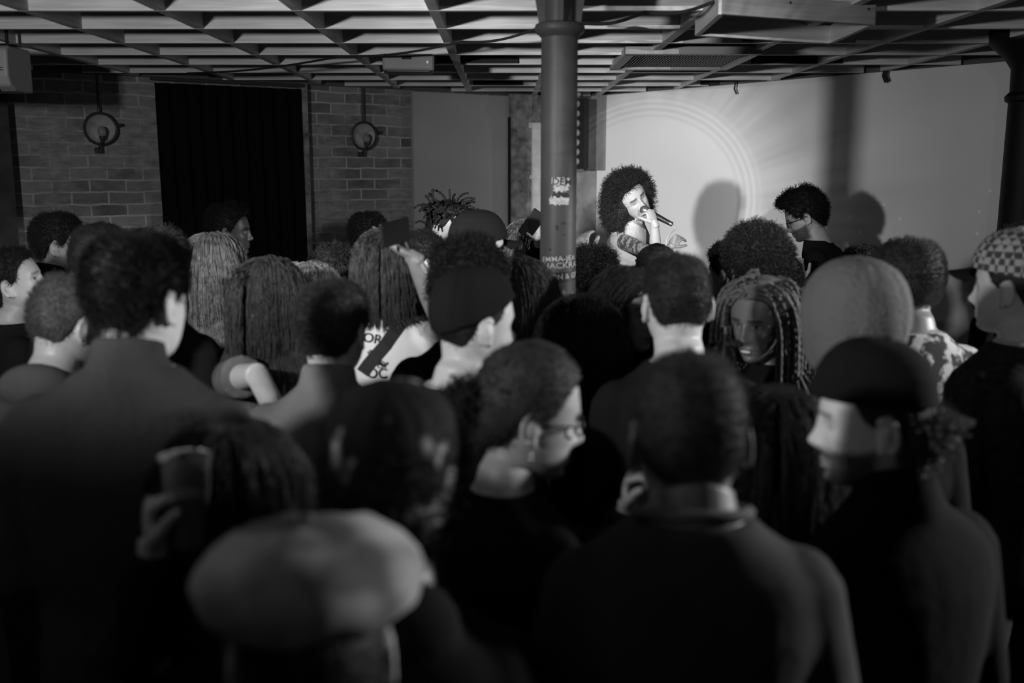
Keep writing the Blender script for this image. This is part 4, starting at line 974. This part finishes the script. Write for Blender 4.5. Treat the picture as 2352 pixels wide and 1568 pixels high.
P30 = person('man with round cropped head in a patterned shirt at right', (2082, 652, 3.02), w=0.98, yaw=-20, body=-5, hair=dict(k='buzz', t=.014, f=1.8, n=9000), hv=.05, skin=.2, top=PATTERN)
P31 = person('person in a big rounded pale grey woollen hat', (1958, 772, 2.22), yaw=-10, body=0, hair=dict(k='buzz', t=.003, n=2000), skin=.4, top=BLK2, w=1.05,
             hat=dict(k='beanie', m=CL('pale_wool', .15, bump=.8, bscale=120, noise=.08), z0=-.055, puff=.022, off=.030, name='wool_hat', cuff=False))
P32 = person('smiling woman with long thin braids turned back towards the camera', (1746, 736, 2.97), w=0.9, yaw=-136, pitch=8, body=-110, hair=dict(k='braids', n=99, L=.46, r=.0054), hv=.15, fem=1, skin=.15, lip=.3, eyes='open', sleeve='none', top=CL('black_vest', .01), vox=.0035,
             arms={-1: dict(E=at(1690, 960, 2.86), W=at(1664, 836, 2.76), world=True, d=(0, -.1, 1), n=(.3, -.8, 0), curl=1.0)})
P35 = person('dark-haired person behind the checked cap at the right edge', (2342, 604, 4.1), yaw=-10, hair=dict(k='curly', t=.02), hv=.014, skin=.3, top=BLK)
P34 = person('man in a checked cap and dark jacket at the right edge', (2324, 664, 2.64), w=1.05, yaw=-46, body=-15, hair=dict(k='buzz', t=.004, n=3500), hv=.02, skin=.55, top=CL('speckled_jacket', .03, noise=.5, nscale=60), vox=.0045,
             hat=dict(k='cap', m=CHECK, bm=CL('cap_black', .012), puff=.010))
# --- near row
P44 = person('person with long dark hair between the man in the ringer T-shirt and the bearded man', (1778, 1040, 2.02), w=0.85, yaw=5, hair=dict(k='long', L=.40, wave=.15), hv=.015, fem=1, skin=.4, top=BLK)
P38 = person('woman in glasses with tied-back hair, face turned right', (1219, 955, 1.88), w=0.9, yaw=80, pitch=9, body=35, hair=dict(k='tied', n=3200), hv=.035, fem=.8, skin=.42, spec=1, eyes='closed', top=BLK, vox=.0034,
             arms={-1: dict(E=at(1420, 1290, 2.0), W=at(1442, 1168, 1.98), world=True, d=(.05, 0, 1), n=(.8, -.3, 0), curl=1.0)})
P37 = person('man with faded haircut in a ringer T-shirt, large in the right foreground', (1582, 1006, 1.49), w=1.02, neckdrop=-.035, yaw=2, body=0, hair=dict(k='buzz', t=.005, n=9000), hv=.03, skin=.20, sleeve='short', top=CL('ringer_tee', .05), collar='ringer', vox=.0036, scalp=.5)
P36 = person('bearded man in a backwards black cap, face turned left, right foreground', (2003, 968, 1.78), w=1.02, yaw=-78, pitch=3, body=-25, collar='high', hair=[dict(k='buzz', t=.004, n=3000), dict(k='curly', t=.024, f=1.1, n=1800, line=-.03, backonly=True, v=.10)], hv=.05, skin=.72, beard=.9, eyes='closed', vox=.0034, top=BLK2,
             hat=dict(k='cap', m=CL('cap_black', .012), puff=.0, rot=Rz(180) @ Rx(-13)))
P40 = person('person with long dark hair holding a drink, left foreground', (530, 1158, 1.57), w=0.9, yaw=-28, body=-10, hair=dict(k='long', L=.42, n=3200, wave=.10), hv=.045, fem=.9, skin=.45, top=BLK2, vox=.0036,
             arms={-1: dict(E=at(335, 1480, 1.42), W=at(352, 1262, 1.40), world=True, d=(-.05, .1, 1), n=(.9, .35, .0), curl=.95)})
P39 = person('person in a blotched headscarf, blurred in the centre foreground', (905, 1122, 1.36), w=0.95, yaw=-6, body=0, hair=dict(k='curly', t=.016, top=.1, f=.8, n=2600), hv=.012, skin=.10, top=BLK, collar='hood', hat=dict(k='beanie', name='headscarf', m=SCARF, off=.018, puff=.008, z0=-.02, cuff=False), vox=.0045)
P41 = person('person in a mottled flat cap, very near and blurred, bottom left', (716, 1498, 1.10), yaw=-12, pitch=2, body=0, hair=dict(k='buzz', t=.004), hv=.02, skin=.3, top=BLK2, hat=dict(k='flatcap', m=CAMO), vox=.0045)

# --- the performers
SG_ = person('singer on stage with big curly hair, head tilted, holding a microphone', (1452, 457, 5.42), yaw=158, pitch=4, roll=36, body=118, lean=(.02, .02), ground=STG, hair=None, skin=.50, fem=1, sleeve='none', lip=.45, brow=.7, vox=.0028,
             top=CL('white_top', .62, noise=.04, bump=.8, bscale=18), topname='top', sc=1.0,
             arms={1: dict(E=at(1506, 585, 5.18), W=at(1503, 512, 5.12), world=True, d=at(1490, 480, 5.12) - at(1503, 512, 5.12), n=(-.55, .75, .0), curl=1.25),
                   -1: dict(E=at(1522, 592, 5.6), W=at(1540, 566, 5.55), world=True, d=(.5, 0, .6), n=(.2, .5, -.4), curl=.8)})
def afro_vol(P, D):
    v = .004 + .105 * np.clip(D[:, 0] - .05, 0, 1) * np.clip(.75 - D[:, 2], 0, 1.3) + .015 * np.clip(-D[:, 0], 0, 1); return v
R_, O_ = SG_['R'], SG_['O']
make_hair(dict(k='afro', t=.026, f=1.25, n=7500, lump=.25, lf=45, long=True, vol=afro_vol, r=.0013, curl=1.1), R_, SG_['H'] - O_, SG_['B'] - O_, 118, 1.0, SG_['root'], 5, .03)
# tattoo on the upper arm: ink is in the skin
def ink():
    me = SG_['body'].data; n = len(me.vertices); co = np.empty(n * 3, np.float32); me.vertices.foreach_get('co', co); P = co.reshape(-1, 3) + O_
    S_, E_, W_, _ = SG_['sh'][1]; d = E_ - S_; t = ((P - S_) @ d) / (d @ d); dist = np.linalg.norm(P - S_ - t[:, None] * d, axis=1)
    on = (t > -.25) & (t < .72) & (dist < .065); h = hash_noise(P, 150, 3) + .8 * hash_noise(P, 380, 5); q = np.clip((h + .45) * 1.3, 0, .85)
    a = me.color_attributes['tone']; c = np.empty(n * 4, np.float32); a.data.foreach_get('color', c); c = c.reshape(-1, 4)
    f = np.where(on, 1 - .86 * q, 1.0)[:, None]; c[:, :3] *= f; a.data.foreach_set('color', c.ravel())
ink()
DJ = person('curly-haired man in glasses and black shirt on stage, looking down to the left', (1845, 500, 5.45), yaw=-76, pitch=24, body=-55, lean=(.0, .20), ground=STG, hair=dict(k='afro', t=.038, f=.9, n=5200, front=1.25, side=.8, lump=.16, line=.004), hv=.012, skin=.40, spec=1, beard=.8, eyes='open', top=BLK, sleeve='long', vox=.0040,
            arms={-1: dict(E=at(1870, 700, 5.2), W=at(1843, 640, 5.1), curl=.6), 1: dict(E=at(1880, 690, 5.6), W=at(1820, 720, 5.3), curl=.6)})

# ---------------------------------------------------------------- things held and worn
def mic():
    a, b = at(1480, 482, 5.17), at(1530, 508, 5.14); d = unit(b - a); M = Vector(d).to_track_quat('Z', 'Y').to_matrix()
    t = empty('microphone', a, 0, 'black handheld microphone at the singer\'s mouth', 'microphone')
    MB().lathe([(.004, -.024), (.018, -.016), (.024, 0), (.022, .016), (.018, .024)], (0, 0, 0), 24, M).build('grille', mat('mic_mesh', .25, .35, metal=.7), t, smooth=True)
    MB().lathe([(.0185, .022), (.017, .05), (.013, .13), (.012, .165)], (0, 0, 0), 20, M).build('handle', mat('mic_black', .02, .35), t, smooth=True)
    MB().lathe([(.0125, .150), (.0125, .162)], (0, 0, 0), 16, M).build('ring', mat('mic_silver', .6, .2, metal=.9), t, smooth=True)
    e = d * .17
    P_ = [e, e + np.array((.012, 0, -.02)), at(1533, 545, 5.1) - a, at(1528, 600, 5.1) - a, at(1532, 700, 5.1) - a, at(1520, 760, 5.1) - a]; P_.append(np.array((P_[-1][0] + .1, P_[-1][1], STG + .012 - a[2])))
    Q = []
    P_ = [Vector(p) for p in P_]
    for i in range(len(P_) - 1):
        for u in np.linspace(0, 1, 6, endpoint=False):
            p0, p1, p2, p3 = P_[max(i - 1, 0)], P_[i], P_[i + 1], P_[min(i + 2, len(P_) - 1)]
            Q.append(.5 * ((2 * p1) + (p2 - p0) * u + (2 * p0 - 5 * p1 + 4 * p2 - p3) * u * u + (3 * p1 - p0 - 3 * p2 + p3) * u ** 3))
    MB().tube(Q, .0045, 8).build('cord', mat('mic_cord', .5, .4), t, smooth=True)
mic()
def phone(c, ang, label, screen=0.0, tilt=0.0, w=.075, h=.155, yaw=0):
    t = empty('phone', c, 0, label, 'phone'); t.rotation_euler = (math.radians(tilt), math.radians(ang), math.radians(yaw))
    MB().box((0, 0, 0), (w, .009, h)).build('phone_case', mat('phone_black', .01, .25), t, bevel=.004)
    MB().box((0, -.0052, 0), (w * .9, .001, h * .92)).build('screen', mat('screen_%d' % (screen * 10), .02, .1, emit=screen), t)
    if screen:
        MB().ell((w * .25, -.0062, h * .25), (.010, .001, .022)).build('screen_glow', mat('screen_bright', .8, .2, emit=1.2), t)
    return t
phone(at(907, 534, 3.00), 84, 'dark phone held up sideways in front of the brick wall', 0.0, -5, yaw=58)
phone(at(1222, 514, 4.08), 35, 'phone with a bright screen held up at the left edge of the column', 0.0, 5, w=.062, h=.12)
def cup(c, label, name='cup', r=.036, h=.10, liquid=True):
    m = bpy.data.materials.get('clear_plastic')
    if not m:
        m = mat('clear_plastic', .8, .05); m.name = 'clear_plastic'; b = m.node_tree.nodes['Principled BSDF']; b.inputs['Transmission Weight'].default_value = .9; b.inputs['IOR'].default_value = 1.3
    t = empty(name, c, 0, label, 'cup')
    MB().lathe([(r * .75, 0), (r, h), (r + .002, h + .001), (r + .002, h - .003), (r - .002, h - .002), (r * .75 - .001, .003)], n=32).build('wall', m, t, smooth=True)
    MB().lathe([(r * .72, .004), (r * .9, h * .6)], n=24).build('drink', mat('drink', .10, .1), t, smooth=True)
cup(P38['sh'][-1][2] + np.array((.052, -.03, .05)), 'clear plastic cup beside the ear of the man in the ringer T-shirt')
W_ = P40['sh'][-1][2]; cup(W_ + np.array((.045, .02, .0)), 'dark drink glass in the hand of the long-haired person at left', 'drink_glass', .034, .13)
# glass bottle held up by the braided woman
c = P32['sh'][-1][2] + np.array((-.01, -.045, .03)); t = empty('bottle', c, 0, 'small shiny glass bottle held below the braided woman\'s chin', 'bottle')
MB().lathe([(.026, -.10), (.028, -.09), (.028, .0), (.012, .04), (.0115, .075)], n=28).build('bottle_body', mat('bottle_glass', .05, .08, spec=.8), t, smooth=True); MB().lathe([(.013, .062), (.0135, .082), (.011, .083)], n=20).build('foil', mat('foil', .75, .25, metal=1.0), t, smooth=True)
# earring, teeth, collar, bracelets, strap and print: parts of their wearers
def part(P, mb, name, m, smooth=True, parent=None):
    o = mesh_obj(name, np.array(mb.v) - P['O'], mb.f, m, P['root'], smooth)
    if parent: o.parent = parent
    return o
SIL = mat('silver', .8, .2, metal=1.0)
for z_ in (-.052, -.062): part(P38, MB().ell(wp(P38, (.086, -.008, z_)), (.0035, .0035, .0035)), 'earring', SIL)
part(P32, MB().ell(wp(P32, (0, .086, -.0735)), (.017, .006, .0042), M=Matrix(P32['R'].tolist()).to_3x3()), 'teeth', mat('teeth', .75, .3))
W_, D_ = SG_['sh'][1][2], SG_['sh'][1][3]['dirw']
# chain along the bearded man's collar
def cpt(x, f, z): return P36['B'] + P36['Bt'] @ np.array((x, f, z))
part(P36, MB().tube([cpt(-.075, .02, .005), cpt(-.085, .06, -.02), cpt(-.070, .105, -.075), cpt(-.045, .128, -.14), cpt(-.02, .132, -.20)], .0028, 8), 'chain', mat('chain', .25, .4, metal=.4))
part(P37, MB().box(at(1483, 1208, 1.42), (.022, .004, .030)), 'label_patch', mat('black_patch', .006, .9), False)
# strap and print on the white shirt
bx = P14
def back_pt(x, y, lift=.012):
    """point on the back of the white shirt at a pixel"""
    zc = 3.05 - .155; return at(x, y, zc - lift)
dgx = bpy.context.evaluated_depsgraph_get(); dgx.update()
def ray_hit(x, y):
    d = Vector(ray(x, y)).normalized()
    shirt = [c for c in bx['root'].children if c.name.startswith('shirt')][0]; M = Matrix.Translation(Vector(bx['O'])); Mi = M.inverted()
    ok, loc, nrm, _ = shirt.ray_cast(Mi @ Vector(CAM), d); return (np.array(M @ loc) - np.array(d) * .004) if ok else None
def text_on(txt, x, y, hpx, name, rot=0, parent=None, m=None, sx=1.0):
    cu = bpy.data.curves.new('t', 'FONT'); cu.body = txt; cu.size = 1.0; cu.align_x = 'CENTER'; cu.align_y = 'CENTER'; cu.offset = .012
    ob = bpy.data.objects.new('t', cu); COL.objects.link(ob); dg = bpy.context.evaluated_depsgraph_get(); dg.update(); me = bpy.data.meshes.new_from_object(ob.evaluated_get(dg)); bpy.data.objects.remove(ob)
    V = np.array([v.co[:] for v in me.vertices]); F = [tuple(p.vertices) for p in me.polygons]; k = hpx / .72; a = math.radians(rot); out = []
    for v in V:
        px_, py_ = v[0] * k * sx, -v[1] * k; qx, qy = px_ * math.cos(a) - py_ * math.sin(a), px_ * math.sin(a) + py_ * math.cos(a)
        h = ray_hit(x + qx, y + qy)
        out.append(h)
    good = all(o is not None for o in out)
    if not good: return None
    return part(bx, type('M', (), dict(v=out, f=F))(), name, m, False)
INK = mat('print_ink', .008, .8)
text_on('OR', 855, 778, 22, 'print_lettering', 10, m=INK)
text_on('OC', 866, 858, 22, 'print_lettering', 0, m=INK)
rngp = random.Random(4)
for i in range(9):
    x0, y0 = 858 + rngp.uniform(-8, 26), 808 + i * 4.0; pts = [ray_hit(x0 + 9 * math.cos(a * 2.2), y0 + 5 * math.sin(a * 3.1 + i)) for a in np.linspace(0, 3, 14)]
    if all(p is not None for p in pts): part(bx, MB().tube(pts, .0014, 5), 'print_scroll', INK)
pts = [ray_hit(x, y) for x, y in ((922, 738), (905, 762), (885, 792), (862, 818), (845, 838), (832, 856))]; pts = [p for p in pts if p is not None]
if len(pts) > 2:
    m_ = MB(); V = []
    for i, p in enumerate(pts):
        tt = unit(pts[min(i + 1, len(pts) - 1)] - pts[max(i - 1, 0)]); sd = unit(np.cross(tt, ray(870, 800))) * .020; nn = -unit(ray(870, 800)) * .005
        V += [p + sd, p - sd, p - sd + nn, p + sd + nn]
    F = [(i * 4 + a, i * 4 + (a + 1) % 4, (i + 1) * 4 + (a + 1) % 4, (i + 1) * 4 + a) for i in range(len(pts) - 1) for a in range(4)]; m_.add(V, F); part(bx, m_, 'strap', mat('strap_black', .01, .7), False)

# low table and mixer in front of the man on stage
tc_ = at(1790, 735, 5.28); tb_ = empty('stage_table', (tc_[0], tc_[1], STG), aR, 'dark folding table in front of the man on stage', 'table')
MB().box((0, 0, .86), (.8, .34, .03)).build('table_top', mat('table_black', .02, .6), tb_, bevel=.003)
for sx_ in (-1, 1):
    for sy_ in (-1, 1): MB().box((sx_ * .36, sy_ * .14, .423), (.03, .03, .846)).build('leg', mat('table_black'), tb_)
mx_ = empty('mixer', (tc_[0], tc_[1], STG + .875), aR, 'small black mixing desk on the table', 'mixer')
MB().box((0, 0, .03), (.34, .26, .06)).build('casing', mat('mixer_black', .03, .4), mx_, bevel=.005)
for i in range(4):
    for j in range(3): MB().lathe([(.010, 0), (.009, .015)], (-.12 + .08 * i, -.07 + .06 * j, .06), 12).build('knob', mat('knob', .4, .4), mx_)

# ---------------------------------------------------------------- stickers and lettering on the column
def wrap(x_px, y_px, u, v):
    """u (right) and v (up) metres on the shaft surface around the point seen at a pixel"""
    a0 = math.asin(max(-.97, min(.97, (at(x_px, y_px, 3.45)[0] - cx0[0]) / CR))); z = at(x_px, y_px, 3.40)[2] + v; a = a0 + u / CR
    r = CR * 1.012 + .0012; return (cx0[0] * 0 + r * math.sin(a), -r * math.cos(a), z)
def sticker(x, y, w, h, m, name='sticker', jag=0, seed=0, rot=0.0):
    g = random.Random(seed); nx, ny = 14, 8; V = []; F = []
    for side in (0, 1):
        for j in range(ny + 1):
            for i in range(nx + 1):
                u, v = (i / nx - .5) * w, (j / ny - .5) * h
                if i in (0, nx): u += g.uniform(-jag, jag)
                if j in (0, ny): v += g.uniform(-jag, jag)
                u, v = u * math.cos(rot) - v * math.sin(rot), u * math.sin(rot) + v * math.cos(rot)
                p = wrap(x, y, u, v); k = 1 - side * .0010 / CR; V.append((p[0] * k, p[1] * k, p[2]))
    w_ = nx + 1; h_ = w_ * (ny + 1)
    for j in range(ny):
        for i in range(nx): F.append((j * w_ + i, j * w_ + i + 1, (j + 1) * w_ + i + 1, (j + 1) * w_ + i))
    return mesh_obj(name, V, F, m, col, False)
def lettering(txt, x, y, size, m, rot=0.0, sx=1.0, name='lettering', bold=.02, lift=.0006):
    cu = bpy.data.curves.new('t', 'FONT'); cu.body = txt; cu.size = size; cu.align_x = 'CENTER'; cu.align_y = 'CENTER'; cu.offset = bold * size; cu.resolution_u = 3
    ob = bpy.data.objects.new('t', cu); COL.objects.link(ob); dg = bpy.context.evaluated_depsgraph_get(); dg.update(); me = bpy.data.meshes.new_from_object(ob.evaluated_get(dg)); bpy.data.objects.remove(ob)
    bm = bmesh.new(); bm.from_mesh(me); bmesh.ops.triangulate(bm, faces=bm.faces[:])
    for _ in range(2):
        es = [e for e in bm.edges if e.calc_length() > .010]
        if es: bmesh.ops.subdivide_edges(bm, edges=es, cuts=1)
    V = []
    for v in bm.verts:
        u, w_ = v.co.x * sx, v.co.y; u, w_ = u * math.cos(rot) - w_ * math.sin(rot), u * math.sin(rot) + w_ * math.cos(rot); p = wrap(x, y, u, w_); k = 1 + lift / CR; V.append((p[0] * k, p[1] * k, p[2]))
    bm.verts.index_update(); F = [tuple(v.index for v in f.verts) for f in bm.faces]; bm.free()
    return mesh_obj(name, V, F, m, col, False)
STK = mat('worn_sticker', .34, .5, noise=.35, nscale=60); INKC = mat('column_ink', .012, .7); TXTW = mat('pale_lettering', .30, .5, noise=.3, nscale=90)
sticker(1287, 417, .062, .026, STK, jag=.003, seed=1, rot=-.06); sticker(1288, 435, .050, .020, STK, jag=.004, seed=2); sticker(1283, 461, .066, .026, STK, jag=.004, seed=3, rot=-.08)
lettering('DEM', 1289, 418, .032, INKC, -.06, 1.05); lettering('ANS', 1286, 447, .034, INKC, .03, .95)
m_ = MB()
lettering('EMMA-JEA', 1284, 597, .025, TXTW, .06, 1.15, bold=.008); lettering('THACKRA', 1283, 613, .028, TXTW, .05, 1.15, bold=.008)
sticker(1283, 641, .150, .036, mat('black_tape', .01, .6), 'sticker', rot=.08, seed=6); lettering('NITRON & GF', 1281, 640, .026, TXTW, .08, .98)
for x, y, w, h, r in ((1278, 523, .006, .016, 0), (1294, 513, .010, .007, .4), (1263, 575, .008, .006, 0), (1296, 540, .010, .003, .2)): sticker(x, y, w, h, INKC, 'scuff', jag=.001, seed=x, rot=r)
for x, y, w, h, r in ((1268, 690, .05, .014, .7), (1286, 682, .045, .014, .7), (1310, 684, .03, .004, .8)): sticker(x, y, w, h, mat('torn_tape', .13, .6), 'tape_scrap', jag=.002, seed=x, rot=r)
# small light spots are flecks on the backdrop
fl = MB()
for i, (x, y) in enumerate(((1953, 498), (2031, 470), (2067, 503), (1974, 533), (2275, 438), (2245, 536), (2250, 486), (2222, 694))):
    p = onR(x, y, .0515); o = MB().lathe([(.011, 0), (.011, .002)], (0, 0, 0), 14, Matrix.Rotation(math.pi / 2, 3, 'X')).build('fleck', mat('fleck_white', .95, .6), None); o.location = p; o.rotation_euler = (0, 0, aR)
    tag(o, 'small round pale sticker on the right part of the backdrop', 'sticker', 'round pale stickers on the backdrop')
